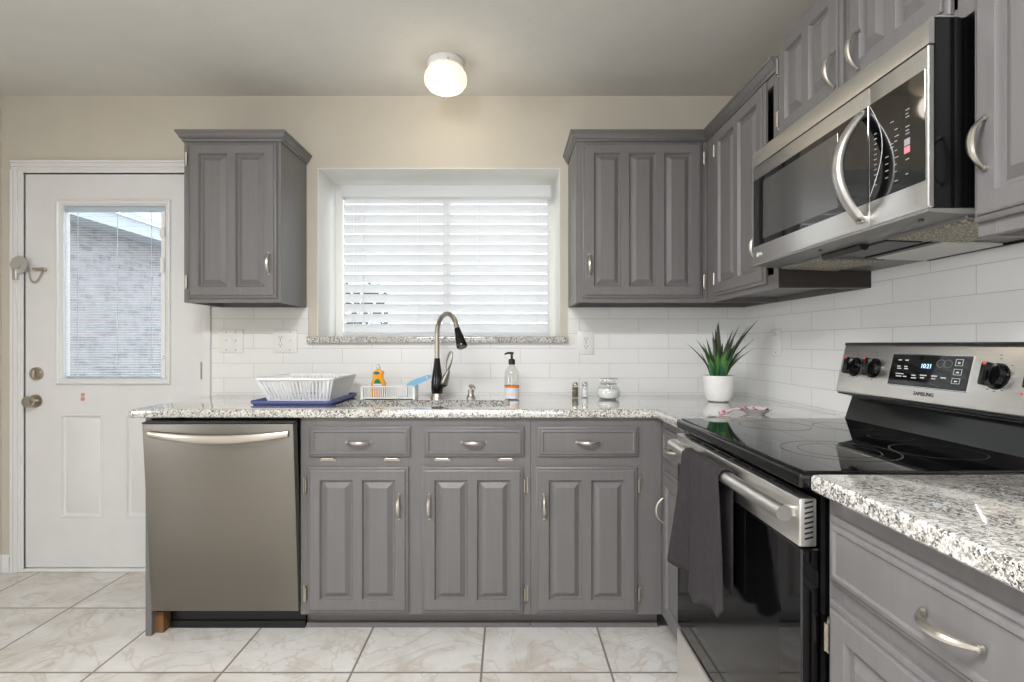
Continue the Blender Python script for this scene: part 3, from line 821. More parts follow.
# ---- undermount sink
sk = thing('sink', 'stainless double bowl sink set under the granite counter', 'sink', (-.365, 2.37, CT - .24))
def bowl(x0, x1, y0, y1, zt, zb):
    b = B(); o_ = round_corner([(x0, y0), (x1, y0), (x1, y1), (x0, y1)], [0, 1, 2, 3], .05, 5)
    seq = [(-.03, zt), (0, zt), (.004, zt - .02), (.010, zb + .03), (.035, zb)]
    b.rings([[Vector((x, y, z)) for x, y in off_poly(o_, d)] for d, z in seq], False, True)
    cx, cy = (x0 + x1) / 2, (y0 + y1) / 2
    b.cylz(zb, zb + .003, cx, cy, .045, 20)
    return b
obj('bowl', bowl(-.728, -.375, 2.240, 2.495, CT - .0352, CT - .24), 'sink_steel', sk)
obj('bowl', bowl(-.345, .002, 2.240, 2.495, CT - .0352, CT - .24), 'sink_steel', sk)

# ================================================================== DISHWASHER
dw = thing('dishwasher', 'stainless steel dishwasher with bowed bar handle under the counter end', 'dishwasher', (-1.13, 2.45, 0))
b = B(); b.box(-1.430, -.844, 2.20, 2.74, .10, .868); b.box(-1.415, -.855, 2.17, 2.20, .868 - .03, .872); obj('tub', b, 'black_plastic', dw, smooth=False)
tl = math.atan2(.055, .76)
MD = T((0, 2.155, .105)) @ Matrix.Rotation(tl, 4, 'X')
b = B(MD); b.box(-1.432, -.840, 0, .042, 0, .762, .004, 2); d = obj('door', b, 'steel_dishwasher', dw)
b = B(MD); b.box(-1.432, -.840, .0, .040, .7625, .768); obj('door_gasket', b, 'black_plastic', d, smooth=False)
b = B(MD); n = 18; rg = []
for k in range(n + 1):
    t = k / n; x = -1.402 + t * .545; e = 1 - abs(2 * t - 1) ** 6
    yy = -.008 - .032 * (1 - abs(2 * t - 1) ** 2.2); zz = .724 - .014 * (1 - (2 * t - 1) ** 2); h = .0125 + .0045 * (1 - abs(2 * t - 1) ** 3); th = .008
    rg.append([Vector((x, yy + th * math.cos(a), zz + h * math.sin(a))) for a in [q * 2 * math.pi / 12 for q in range(12)]])
b.rings(rg)
b.box(-1.404, -1.385, -.012, .001, .715, .729, .002); b.box(-.876, -.857, -.012, .001, .715, .729, .002)
obj('handle', b, 'steel_pull', d)
b = B(); b.box(-1.403, -.842, 2.235, 2.25, .0, .099); b.box(-1.403, -.842, 2.228, 2.236, .0, .03); obj('toe_panel', b, 'black_plastic', dw, smooth=False)

# ================================================================== RANGE
MR = run_right(.559, 1.786)
rg_ = thing('range', 'freestanding stainless and black glass electric range with towel on its handle', 'stove', (.9, 1.41, 0))
W = .756
b = B(MR); b.box(.003, W - .003, .042, .655, .04, .898); b.box(.03, W - .03, .08, .6, 0, .04); obj('body', b, 'black_gloss', rg_, smooth=False)
b = B(MR); b.box(.001, W - .001, .002, .042, .052, .240, .004); obj('storage_drawer', b, 'steel', rg_)
b = B(MR)
b.box(.001, W - .001, .004, .040, .250, .784, .003)
dr = obj('oven_door', b, 'black_glass', rg_)
b = B(MR); b.box(0, W, 0, .034, .788, .882, .004, 2)
tp = obj('door_top_panel', b, 'steel', dr)
for k in range(8):
    z = .802 + k * .0098
    b = B(MR); b.prism([(.010, z), (.026, z + .004), (.026, z + .0075), (.010, z + .0035)], W - .0005, W + .0006); obj('side_vent', b, 'dark_void', dr, smooth=False)
for k in range(6):
    x = .10 + k * .105; b = B(MR); b.box(x, x + .085, .011, .021, .8815, .8828); obj('top_vent', b, 'dark_void', dr, smooth=False)
b = B(MR); b.box(.085, W - .085, .0039, .0046, .33, .70); obj('door_window', b, 'black_gloss', dr, smooth=False)
b = B(MR)
hp = [(.016, -.001, .852), (.020, -.014, .852), (.034, -.025, .852)] + [(.05 + k * .0656, -.027, .852) for k in range(11)] + [(W - .028, -.027, .852), (W - .004, -.027, .852)]
b.tube(hp, [.013, .0145, .0155] + [.0155] * 11 + [.0155, .0155], 14)
b.box(W - .034, W - .016, -.024, .002, .842, .862, .002)
obj('oven_handle', b, 'steel', dr)
# cooktop
b = B(MR); b.box(0, W, .001, .640, .9005, .930, .006, 3); ct = obj('cooktop', b, 'black_gloss', rg_)
b = B(MR); b.box(.010, W - .010, .016, .556, .9285, .9325, .001); gl = obj('glass_top', b, 'cooktop_glass', rg_)
def annulus(b, cx, cy, r0, r1, z, seg=40):
    for q in range(seg):
        a0, a1 = 2 * math.pi * q / seg, 2 * math.pi * (q + 1) / seg
        t = bmesh.new(); t.faces.new([t.verts.new(p) for p in ((cx + r0 * math.cos(a0), cy + r0 * math.sin(a0), z), (cx + r1 * math.cos(a0), cy + r1 * math.sin(a0), z), (cx + r1 * math.cos(a1), cy + r1 * math.sin(a1), z), (cx + r0 * math.cos(a1), cy + r0 * math.sin(a1), z))]); b.add(t)
for cx, cy, r, inner in ((.165, .245, .100, None), (.545, .205, .122, .085), (.185, .435, .078, None), (.560, .420, .092, None), (.375, .445, .052, None)):
    b = B(MR); annulus(b, cx, cy, r - .004, r, .93275)
    if inner: annulus(b, cx, cy, inner - .003, inner, .93275)
    obj('burner_ring', b, 'burner_grey', gl, smooth=False)
# backguard
b = B(MR); b.prism([(.556, .928), (.581, 1.002), (.581, 1.03), (.655, 1.03), (.655, .928)], .006, W - .006); obj('backguard', b, 'black_gloss', rg_, smooth=False)
th = math.atan2(.036, .158)
MP = MR @ T((0, .527, 1.022)) @ Matrix.Rotation(-th, 4, 'X')
b = B(MP); b.box(0, W, 0, .055, 0, .158, .006, 3); cp_ = obj('control_panel', b, 'steel', rg_)
b = B(MP); b.box(-.002, W + .002, -.001, .062, .156, .165, .003, 2); b.box(.003, W - .003, .01, .09, -.004, .003); obj('panel_trim', b, 'black_plastic', cp_)
b = B(MP); b.box(.234, .506, -.0012, .002, .040, .132, .001); obj('display_border', b, 'chrome', cp_)
b = B(MP); b.box(.237, .503, -.0020, .002, .0425, .1295, .001); ds = obj('display_glass', b, 'black_glass', cp_)
b = B(MP)
text_bm(b, '10:21', .017, MP.inverted() @ MP @ T((.366, -.0024, .099)))
obj('clock_digits', b, 'display_blue', ds, smooth=False)
b = B(MP)
def dash(b, x, z, w, h=.0028): b.box(x, x + w, -.0026, -.0019, z, z + h)
for x, z, w in ((.262, .112, .012), (.288, .112, .012), (.262, .094, .012), (.264, .088, .014), (.289, .094, .011), (.290, .088, .014),
                (.262, .073, .030), (.265, .066, .020), (.292, .066, .013), (.322, .071, .014), (.322, .064, .018), (.352, .073, .022), (.354, .066, .014), (.390, .073, .018), (.392, .066, .013), (.421, .070, .016)):
    dash(b, x, z, w)
for x, z, w, h in ((.456, .104, .022, .016), (.456, .081, .024, .014), (.456, .059, .024, .013)):
    b.box(x, x + w, -.0026, -.0019, z, z + .001); b.box(x, x + w, -.0026, -.0019, z + h, z + h + .001); b.box(x, x + .001, -.0026, -.0019, z, z + h); b.box(x + w - .001, x + w, -.0026, -.0019, z, z + h); b.box(x + w * .35, x + w * .65, -.0026, -.0019, z + h * .35, z + h * .6)
obj('display_lettering', b, 'print_white', ds, smooth=False)
b = B(MP)
for cx in (.412, .434):
    seg = 20
    for q in range(seg):
        a0, a1 = 2 * math.pi * q / seg, 2 * math.pi * (q + 1) / seg
        b.tube([(cx + .013 * math.cos(a0), -.0022, .108 + .010 * math.sin(a0)), (cx + .013 * math.cos(a1), -.0022, .108 + .010 * math.sin(a1))], .0006, 4)
obj('burner_icon', b, 'print_grey', ds, smooth=False)
b = B(MP); text_bm(b, 'SAMSUNG', .0150, T((.375, -.0006, .024)), sx=1.0); obj('brand_lettering', b, 'print_dark', cp_, smooth=False)
for kx_ in (.077, .165, .574, .680):
    b = B(MP)
    for dx, dz in ((0, .040), (-.002, .048), (.030, .025), (-.030, .025), (0, -.036), (.018, -.032), (-.018, -.032)): b.box(kx_ + dx - .003, kx_ + dx + .003, -.0006, .0002, .085 + dz, .085 + dz + .002)
    obj('dial_print', b, 'print_grey', cp_, smooth=False)
b = B(MP); b.cyly(-.0012, .0, .640, .050, .003, 12); obj('indicator_light', b, 'red_mark', cp_)
for kx_ in (.077, .165, .574, .680):
    MK = MP @ T((kx_, 0, .085))
    b = B(MK); b.cyly(-.004, 0, 0, 0, .030, 28, .031); b.cyly(-.018, -.004, 0, 0, .0245, 28, .0265)
    b.box(-.0095, .0095, -.036, -.012, -.0265, .0265, .004, 2)
    kn = obj('knob', b, 'black_gloss', cp_)
    b = B(MK); b.box(-.0045, .0045, -.0364, -.031, .0195, .0268, .001); obj('pointer_mark', b, 'red_mark', kn)

# ================================================================== MICROWAVE
MM = run_right(.829, 1.817)
mw = thing('microwave', 'stainless over-the-range microwave with a bowed handle above the range', 'microwave', (1.03, 1.43, 1.43))
b = B(MM); b.box(.002, .758, .045, .402, 1.447, 1.822); b.box(.002, .758, .0105, .046, 1.4475, 1.8215); body = obj('body', b, 'black_gloss', mw, smooth=False)
b = B(MM); b.prism([(0, 1.440), (.045, 1.436), (.402, 1.424), (.402, 1.446), (.03, 1.446), (0, 1.446)], 0, .758); un = obj('underside', b, 'mw_under', mw, smooth=False)
b = B(MM); b.prism([(.0, 1.771), (.0, 1.812), (.006, 1.824), (.010, 1.8255), (.06, 1.8255), (.06, 1.822), (.0102, 1.822), (.0102, 1.771)], 0, .760); obj('top_vent_strip', b, 'steel', mw)
b = B(MM); b.box(0, .584, 0, .0102, 1.4465, 1.768, .003, 2); md = obj('door', b, 'steel', mw)
b = B(MM); b.box(.586, .760, 0, .0102, 1.4465, 1.768, .003, 2); mc = obj('control_section', b, 'steel', mw)
b = B(MM); b.box(.006, .583, -.0015, .004, 1.503, 1.725, .001); dg = obj('door_glass', b, 'black_glass', md)
b = B(MM); b.box(.075, .470, -.0022, .003, 1.520, 1.708, .001); obj('viewing_window', b, 'window_film', dg)
b = B(MM); b.box(.587, .751, -.0015, .004, 1.503, 1.725, .001); cgx = obj('control_glass', b, 'black_glass', mc)
b = B(MM); b.box(.7555, .7604, -.002, .0105, 1.448, 1.768, .002); obj('edge_strip', b, 'grey_metal', mc)
b = B(MM); n = 24; rgx = []
for k in range(n + 1):
    t = k / n; u = 2 * t - 1
    z = 1.588 + u * .126
    yy = -.004 - .058 * (1 - u * u)
    w = .015; th_ = .009
    rgx.append([Vector((.566 + sx_ * w, yy + sy_ * th_, z)) for sx_, sy_ in ((-1, -.4), (-.6, -1), (.6, -1), (1, -.4), (1, .4), (.6, 1), (-.6, 1), (-1, .4))])
b.rings(rgx); b.box(.553, .579, -.012, .001, 1.4585, 1.474, .002); b.box(.553, .579, -.012, .001, 1.702, 1.7175, .002)
obj('handle', b, 'steel_bright', md, angle=60)
b = B(MM)
arc = [(.590 + .040 * math.sin(math.pi * k / 16) , 1.515 + .205 * k / 16) for k in range(17)]
b.tube([(x, -.0018, z) for x, z in arc], .0007, 5)
obj('control_arc', b, 'print_white', cgx, smooth=False)
b = B(MM)
rnd = random.Random(3)
for zz in [1.535 + k * .0115 for k in range(11)]:
    b.box(.604, .612, -.0022, -.0012, zz, zz + .0019)
for col, zs in ((.640, (1.54, 1.555, 1.57, 1.585)), (.668, (1.525, 1.545, 1.56, 1.575, 1.59, 1.61, 1.62, 1.635)), (.655, (1.60, 1.608, 1.655)), (.700, (1.53, 1.56, 1.613, 1.62, 1.628, 1.648, 1.655, 1.663))):
    for zz in zs: b.box(col, col + rnd.uniform(.006, .012), -.0022, -.0012, zz, zz + .0019)
b.box(.696, .712, -.0022, -.0012, 1.590, 1.604)
obj('keypad_lettering', b, 'print_mid', cgx, smooth=False)
b = B(MM); b.box(.696, .712, -.0022, -.0012, 1.574, 1.588); obj('start_key', b, 'print_pink', cgx, smooth=False)
b = B(MM); b.cyly(-.0008, .001, .034, 1.474, .0075, 20); text_bm(b, 'LG', .015, T((.056, -.0004, 1.474))); obj('brand_lettering', b, 'print_white', md, smooth=False)
# underside fittings (local y from the front, x from the far side)
MUN = MM @ T((0, 0, 1.4375)) @ Matrix.Rotation(-math.atan2(.0145, .402), 4, 'X')
for xa, xb in ((.03, .235), (.535, .735)):
    b = B(MUN); b.box(xa - .012, xb + .012, .085, .275, -.006, .002, .002); f_ = obj('filter_frame', b, 'grey_metal', un)
    b = B(MUN); b.box(xa, xb, .095, .262, -.008, .0, .001); obj('grease_filter', b, 'grease_mesh', f_)
b = B(MUN); b.box(.27, .50, .10, .19, -.004, .002, .002); b.cylx(.27, .44, .085, -.004, .012, 10); obj('blower_slot', b, 'black_plastic', un)
for ya, yb_ in ((.205, .225), (.385, .392)):
    b = B(MUN); b.box(.26, .56, ya, yb_, -.005, .001, .001); obj('underside_slot', b, 'black_plastic', un)
b = B(MUN); b.box(.265, .515, .232, .375, -.006, .002, .003); obj('lamp_lens', b, 'lens_plastic', un)
for x in (.34, .70):
    b = B(MUN); b.lathe([(.005, 0), (.005, -.003)], x, .03, 10); obj('screw', b, 'black_plastic', un)

# ================================================================== TOWEL
b = B(); nu, nv = 40, 44
hxc, hzc, hr = .532, .852, .021
t = bmesh.new(); grid = []
for i in range(nu + 1):
    u = i / nu; row = []
    drop = .305 + .045 * min(1, max(0, (u - .10) / .22)) - .05 * max(0, u - .6) / .4 + .010 * math.sin(u * 17)
    for j in range(nv + 1):
        v = j / nv; total = .29 + math.pi * hr + drop; s_ = v * total
        if s_ < .29: x, z = hxc + hr * .85 - .002, hzc - (.29 - s_)
        elif s_ < .29 + math.pi * hr:
            a = (s_ - .29) / hr; x, z = hxc + hr * math.cos(a), hzc + hr * math.sin(a)
        else:
            d_ = s_ - .29 - math.pi * hr; x, z = hxc - hr - .035 * (d_ / .34) ** 1.5 * .4, hzc - d_
        k = max(0, (s_ - .29 - math.pi * hr) / .34)
        x -= k * ((.016 - .008 * u) * (math.sin(u * 13 + .8) + .6 * math.sin(u * 23))) + .004 * math.sin(u * 19) * (v > .45)
        if s_ < .29: x = min(x, hxc + .0235)
        ytop = 1.578 - u * .268; ybot = 1.612 - u * .385
        y = ytop + (ybot - ytop) * min(1, k)
        row.append(t.verts.new((x, y, z)))
    grid.append(row)
for i in range(nu):
    for j in range(nv): t.faces.new((grid[i][j], grid[i + 1][j], grid[i + 1][j + 1], grid[i][j + 1]))
b.add(t)
tw = tag(obj('dish_towel', b, 'towel', loc=(.51, 1.45, .85), angle=80), 'charcoal cloth towel draped over the oven door handle', 'towel')
md_ = tw.modifiers.new('thickness', 'SOLIDIFY'); md_.thickness = .004; md_.offset = 0

# ================================================================== FAUCET
fc = thing('faucet', 'tall gooseneck faucet in black and brushed nickel behind the sink', 'faucet', (-.343, 2.60, CT))
fx, fy = -.343, 2.60
b = B(); b.lathe([(.032, CT), (.032, CT + .006), (.027, CT + .014), (.026, CT + .022)], fx, fy, 24); obj('base_ring', b, 'nickel', fc)
b = B(); b.lathe([(.026, CT + .022), (.029, CT + .045), (.0285, CT + .075), (.024, CT + .115), (.018, CT + .155), (.0145, CT + .185), (.0135, CT + .192)], fx, fy, 24); obj('body', b, 'black_gloss', fc)
du = Vector((.60, -.80, 0)); R_ = .092
pts = [Vector((fx, fy, CT + .185)), Vector((fx, fy, CT + .25)), Vector((fx, fy, CT + .31))]
for k in range(1, 15):
    a = math.pi * k / 14 * .88
    pts.append(Vector((fx, fy, CT + .312)) + du * (R_ * (1 - math.cos(a))) + Vector((0, 0, R_ * math.sin(a))))
dirn = (pts[-1] - pts[-2]).normalized()
pts.append(pts[-1] + dirn * .02)
b = B(); b.tube(pts, .0118, 16); obj('spout', b, 'dark_nickel', fc)
e0 = pts[-1]
b = B(); b.tube([e0 - dirn * .004, e0 + dirn * .03, e0 + dirn * .065, e0 + dirn * .085, e0 + dirn * .092], [.0135, .018, .0235, .0255, .023], 18); sh = obj('spray_head', b, 'black_gloss', fc)
b = B(); b.tube([e0 + dirn * .0905, e0 + dirn * .094], .019, 16); obj('spray_face', b, 'grey_metal', sh)
hd = Vector((.80, -.60, 0))
p0 = Vector((fx, fy, CT + .062))
b = B(); b.tube([p0 + hd * .015, p0 + hd * .03 + Vector((0, 0, .004)), p0 + hd * .052 + Vector((0, 0, .014))], [.017, .019, .0185], 14); hn = obj('handle_joint', b, 'black_gloss', fc)
b = B(); q0 = p0 + hd * .045 + Vector((0, 0, .016))
b.tube([q0 - Vector((0, 0, .006)), q0 + hd * .014 + Vector((0, 0, .025)), q0 + hd * .03 + Vector((0, 0, .055))], [.019, .016, .008], 12)
lp = []
c0 = q0 + hd * .032 + Vector((0, 0, .10))
for k in range(16):
    a = 2 * math.pi * k / 16
    lp.append(c0 + hd * (.016 * math.cos(a) + .014 * math.sin(a)) + Vector((0, 0, .046 * math.sin(a))))
b.tube(lp, .0052, 8, True)
obj('lever', b, 'nickel', hn)
# built-in soap dispenser
sd = thing('soap_dispenser', 'small brushed nickel soap pump fixed in the counter beside the faucet', 'soap pump', (-.178, 2.585, CT))
b = B(); b.lathe([(.022, CT), (.022, CT + .005), (.017, CT + .012), (.0135, CT + .024), (.0155, CT + .034), (.014, CT + .042)], -.178, 2.585, 20); obj('base', b, 'nickel', sd)
b = B(); b.lathe([(.006, CT + .042), (.006, CT + .050), (.012, CT + .053), (.0125, CT + .062), (.009, CT + .066)], -.178, 2.585, 16); b.tube([(-.178, 2.585, CT + .058), (-.166, 2.565, CT + .060), (-.156, 2.547, CT + .052)], [.006, .005, .004], 8); obj('pump_spout', b, 'nickel', sd)

# ================================================================== SOAP BOTTLE
bx_, by_ = .018, 2.535
sb = thing('soap_bottle', 'clear pump soap bottle with orange-banded label on the counter beside the sink', 'soap bottle', (bx_, by_, CT))
b = B(); b.lathe([(.030, CT), (.034, CT + .004), (.0345, CT + .11), (.032, CT + .130), (.022, CT + .150), (.013, CT + .160), (.012, CT + .170)], bx_, by_, 28); obj('bottle', b, 'bottle_glass', sb)
b = B()
for m_, za, zb in ((0, .056, .066), (1, .034, .056), (2, .018, .034), (3, .006, .018)):
    b.mi = m_; b.lathe([(.0352, CT + za), (.0352, CT + zb)], bx_, by_, 28, cap0=False, cap1=False)
obj('label_band', b, ['label_orange', 'label_bluewhite', 'label_pale', 'label_bluewhite'], sb)
b = B(); b.lathe([(.0155, CT + .164), (.0155, CT + .186), (.012, CT + .190), (.0055, CT + .191), (.0055, CT + .212), (.009, CT + .213), (.009, CT + .222), (.004, CT + .224)], bx_, by_, 20)
b.tube([(bx_, by_, CT + .2175), (bx_ - .018, by_ - .008, CT + .219), (bx_ - .034, by_ - .014, CT + .213)], [.006, .005, .0035], 8); obj('pump', b, 'black_plastic', sb)
b = B(); b.tube([(bx_, by_, CT + .01), (bx_, by_, CT + .165)], .0022, 6); obj('dip_tube', b, 'label_pale', sb)

# ================================================================== SHAKERS AND JAR
for x, fill, lab in ((.328, 'pepper', 'small glass shaker of brown pepper with metal cap'), (.375, 'salt', 'small glass shaker of white salt with metal cap')):
    y = 2.62
    s_ = thing('shaker', lab, 'shaker', (x, y, CT), 'salt and pepper shakers')
    b = B(); b.lathe([(.015, CT), (.017, CT + .003), (.017, CT + .044), (.013, CT + .056)], x, y, 12); obj('glass_body', b, 'jar_glass', s_)
    b = B(); b.lathe([(.0145, CT + .004), (.0150, CT + (.046 if fill == 'pepper' else .036)), (.012, CT + (.050 if fill == 'pepper' else .038))], x, y, 12); obj(fill + '_fill', b, fill, s_)
    b = B(); b.lathe([(.0145, CT + .055), (.0150, CT + .058), (.0150, CT + .070), (.011, CT + .0745), (.004, CT + .076)], x, y, 16); obj('cap', b, 'chrome', s_)
jx, jy = .478, 2.555
j = thing('sugar_jar', 'squat glass jar of white sugar with clamped glass lid', 'jar', (jx, jy, CT))
b = B(); b.lathe([(.040, CT), (.048, CT + .006), (.053, CT + .02), (.054, CT + .036), (.049, CT + .054), (.038, CT + .066), (.036, CT + .074)], jx, jy, 32); obj('glass_body', b, 'jar_glass', j)
b = B(); b.lathe([(.038, CT + .004), (.046, CT + .009), (.051, CT + .022), (.0515, CT + .040), (.044, CT + .050)], jx, jy, 32); obj('sugar', b, 'salt', j)
b = B(); b.lathe([(.038, CT + .073), (.039, CT + .077), (.036, CT + .080), (.038, CT + .094), (.036, CT + .098), (.01, CT + .098)], jx, jy, 28); obj('lid', b, 'jar_glass', j)
b = B(); b.tube([(jx + .042 * math.cos(2 * math.pi * k / 24), jy + .042 * math.sin(2 * math.pi * k / 24), CT + .072) for k in range(24)], .0014, 5, True)
b.tube([(jx + .0405, jy - .006, CT + .070), (jx + .046, jy - .006, CT + .085), (jx + .040, jy - .006, CT + .098), (jx, jy - .006, CT + .100), (jx - .040, jy - .006, CT + .098), (jx - .0405, jy - .006, CT + .072)], .0016, 6)
b.tube([(jx - .004, jy - .043, CT + .072), (jx - .004, jy - .048, CT + .05), (jx + .004, jy - .05, CT + .04), (jx + .006, jy - .047, CT + .06)], .0016, 6); obj('clamp_wire', b, 'chrome', j)

# ================================================================== PLANT
px_, py_ = .962, 2.455
pl = thing('potted_plant', 'spiky green succulent plant in a round white pot in the counter corner', 'plant', (px_, py_, CT))
b = B(); b.lathe([(.040, CT), (.050, CT + .004), (.060, CT + .022), (.065, CT + .05), (.066, CT + .118), (.0625, CT + .118), (.061, CT + .105)], px_, py_, 36); obj('pot', b, 'pot_white', pl)
b = B(); b.lathe([(.0625, CT + .100), (.0625, CT + .107), (.02, CT + .112)], px_, py_, 24); obj('soil', b, 'soil', pl)
def leaf(b, base, az, lean, L_, w, curl=.3):
    n = 8; rows = []
    d = Vector((math.cos(az), math.sin(az), 0)); side = Vector((-math.sin(az), math.cos(az), 0)); p = Vector(base); an = lean * .45
    for k in range(n + 1):
        t = k / n; wd = w * (1 - t) ** .75 * (.75 + .9 * t * (1 - t) * 2) + .0004
        up_ = Vector((d.x * math.sin(an), d.y * math.sin(an), math.cos(an))); nr = up_.cross(side)
        rows.append([p - side * wd + nr * wd * .25, p + nr * -wd * .25, p + side * wd + nr * wd * .25, p + nr * wd * .75 * .3])
        p = p + up_ * (L_ / n); an += (lean * .45) / n * (1 + curl * t)
    b.rings(rows)
zt = CT + .105
L1 = [(x[0], x[1], x[2] * 1.28, x[3] * 1.75) for x in [(-2.2, .10, .185, .010), (-1.9, .06, .19, .010), (-1.2, .22, .12, .014), (0.0, .85, .235, .013), (-.3, .70, .20, .014), (-.15, 1.0, .17, .009), (.3, 1.15, .15, .008), (3.0, 1.0, .15, .008), (3.3, .75, .15, .008), (-.6, 1.15, .14, .009), (1.6, .2, .17, .010), (-2.6, .30, .14, .010), (-1.0, .45, .17, .012), (.1, .55, .19, .012), (-2.9, .2, .16, .011)]]
for az, ln, L_, w in L1:
    b = B(); leaf(b, (px_ + .018 * math.cos(az) * ln, py_ + .018 * math.sin(az) * ln, zt), az, ln, L_ * 1.06, w); obj('leaf', b, 'leaf_dark', pl)
L2 = [(x[0], x[1], x[2] * 1.22, x[3] * 1.5) for x in [(-1.6, .35, .10, .013), (-1.3, .30, .115, .013), (-2.0, .5, .10, .012), (-.9, .5, .11, .012), (-.5, .6, .12, .012), (3.6, .7, .10, .010), (2.9, .6, .11, .010), (-.2, .85, .12, .010), (-1.45, .7, .08, .012), (.9, .7, .12, .012), (2.0, .6, .12, .012), (-2.4, .8, .09, .010)]]
for az, ln, L_, w in L2:
    b = B(); leaf(b, (px_ + .03 * math.cos(az), py_ + .03 * math.sin(az), zt), az, ln, L_, w); obj('leaf', b, 'leaf_green', pl)
rl = random.Random(11)
for k in range(16):
    az = rl.uniform(-3.1, .5); ln = rl.uniform(.15, .75)
    b = B(); leaf(b, (px_ + .026 * math.cos(az), py_ + .026 * math.sin(az), zt), az, ln, rl.uniform(.10, .19), rl.uniform(.014, .019)); obj('leaf', b, 'leaf_green' if k % 3 else 'leaf_dark', pl)
for cx, cy in ((-.040, -.035), (-.002, -.048)):
    b = B()
    for lv in range(6):
        for q in range(6):
            leaf(b, (px_ + cx, py_ + cy, zt + .004 + lv * .009), q * 1.047 + lv * .5, 1.2, .024 - lv * .0015, .006)
    b.cylz(zt - .002, zt + .055, px_ + cx, py_ + cy, .004, 8); obj('rosette', b, 'leaf_teal', pl)

# ================================================================== SPOON REST
ox, oy = .915, 1.985
sr = thing('spoon_rest', 'pink floral ceramic spoon rest lying on the counter behind the range', 'spoon rest', (ox, oy, CT))
b = B(); b.lathe([(.030, CT), (.032, CT + .004), (.044, CT + .012), (.056, CT + .022), (.058, CT + .024), (.054, CT + .022)], ox, oy, 32, cap1=False); obj('bowl', b, 'dish_grey', sr)
b = B(); b.lathe([(.0575, CT + .0242), (.050, CT + .019), (.036, CT + .012), (.02, CT + .009)], ox, oy, 32, cap0=False); obj('floral_inside', b, 'dish_floral', sr)
b = B(); pts = [(ox - .050, oy, CT + .020), (ox - .075, oy - .006, CT + .022), (ox - .095, oy - .012, CT + .020), (ox - .115, oy - .018, CT + .014), (ox - .135, oy - .024, CT + .0095), (ox - .150, oy - .028, CT + .0085)]
b.tube(pts, [.006, .0045, .0045, .008, .008, .004], 10, sx=2.0, up=(0, 0, 1)); obj('rest_handle', b, 'dish_floral', sr)

# ================================================================== DISH RACK, MAT, CADDY
m_ = thing('drain_mat', 'blue drain tray under the white dish rack', 'drain mat', (-.91, 2.44, CT))
b = B(); o_ = round_corner([(-1.098, 2.265), (-.742, 2.265), (-.742, 2.665), (-1.098, 2.665)], [0, 1, 2, 3], .03, 4)
seq = [(.012, CT + .0005), (0, CT + .010), (.002, CT + .020), (.008, CT + .021), (.014, CT + .012), (.016, CT + .008)]
b.rings([[Vector((x, y, z)) for x, y in off_poly(o_, d)] for d, z in seq]); obj('tray', b, 'mat_blue', m_)
b = B()
for k in range(9): b.box(-1.06 + k * .035, -1.048 + k * .035, 2.30, 2.63, CT + .0075, CT + .0105, .001)
obj('ridges', b, 'mat_blue', m_)
dk = thing('dish_rack', 'empty white plastic dish rack standing on the blue tray', 'dish rack', (-.92, 2.48, CT + .012))
zb_, zt_ = CT + .0115, CT + .112
base = [(-1.045, 2.345), (-.785, 2.345), (-.785, 2.625), (-1.045, 2.625)]; top_ = [(-1.085, 2.305), (-.758, 2.305), (-.758, 2.665), (-1.085, 2.665)]
def rim_ring(poly, r): return round_corner(poly, [0, 1, 2, 3], r, 4)
b = B(); rr = rim_ring(top_, .03)
seq = [(0, zt_ - .010), (-.010, zt_ - .006), (-.011, zt_ + .002), (-.006, zt_ + .004), (.002, zt_ + .003), (.004, zt_ - .008)]
R0 = [[Vector((x, y, z)) for x, y in off_poly(rr, d)] for d, z in seq]; b.rings(R0 + [R0[0]], False, False); rim = obj('rim', b, 'white_plastic', dk)
b = B()
def lerp(a, c_, t): return (a[0] + (c_[0] - a[0]) * t, a[1] + (c_[1] - a[1]) * t)
for sd_ in range(4):
    b0, b1, t0, t1 = base[sd_], base[(sd_ + 1) % 4], top_[sd_], top_[(sd_ + 1) % 4]
    n = 17
    for k in range(n + 1):
        f = k / n; pb = lerp(b0, b1, .02 + f * .96); pt = lerp(t0, t1, .03 + f * .94)
        b.tube([(pb[0], pb[1], zb_ + .004), (pt[0], pt[1], zt_ - .002)], (.0044 if k not in (0, n) else .007), 6)
obj('ribs', b, 'white_plastic', dk)
b = B()
for k in range(9):
    f = k / 8; x = base[0][0] + f * (base[1][0] - base[0][0]); b.box(x - .004, x + .004, base[0][1], base[2][1], zb_, zb_ + .006)
for k in range(9):
    f = k / 8; y = base[0][1] + f * (base[2][1] - base[0][1]); b.box(base[0][0] - .004, base[1][0] + .004, y - .004, y + .004, zb_, zb_ + .006)
for x in (base[0][0] + .07, base[0][0] + .19):
    for k in range(7): b.tube([(x, base[0][1] + .03 + k * .037, zb_ + .004), (x + .02, base[0][1] + .03 + k * .037, zb_ + .05)], .0025, 6)
obj('rack_base', b, 'white_plastic', dk)
cd = thing('sponge_caddy', 'small white slotted basket behind the sink beside the faucet', 'basket', (-.57, 2.575, CT))
cx0, cx1, cy0, cy1, cz1 = -.690, -.442, 2.530, 2.625, CT + .060
b = B()
for k in range(24):
    x = cx0 + .006 + k * (cx1 - cx0 - .012) / 23
    for y in (cy0, cy1): b.box(x - .0022, x + .0022, y - .0015, y + .0015, CT + .004, cz1 - .003)
for k in range(9):
    y = cy0 + .006 + k * (cy1 - cy0 - .012) / 8
    for x in (cx0, cx1): b.box(x - .0015, x + .0015, y - .0022, y + .0022, CT + .004, cz1 - .003)
for x in (cx0, cx1):
    for y in (cy0, cy1): b.box(x - .004, x + .004, y - .004, y + .004, CT, cz1)
obj('basket_sides', b, 'white_plastic', cd, smooth=False)
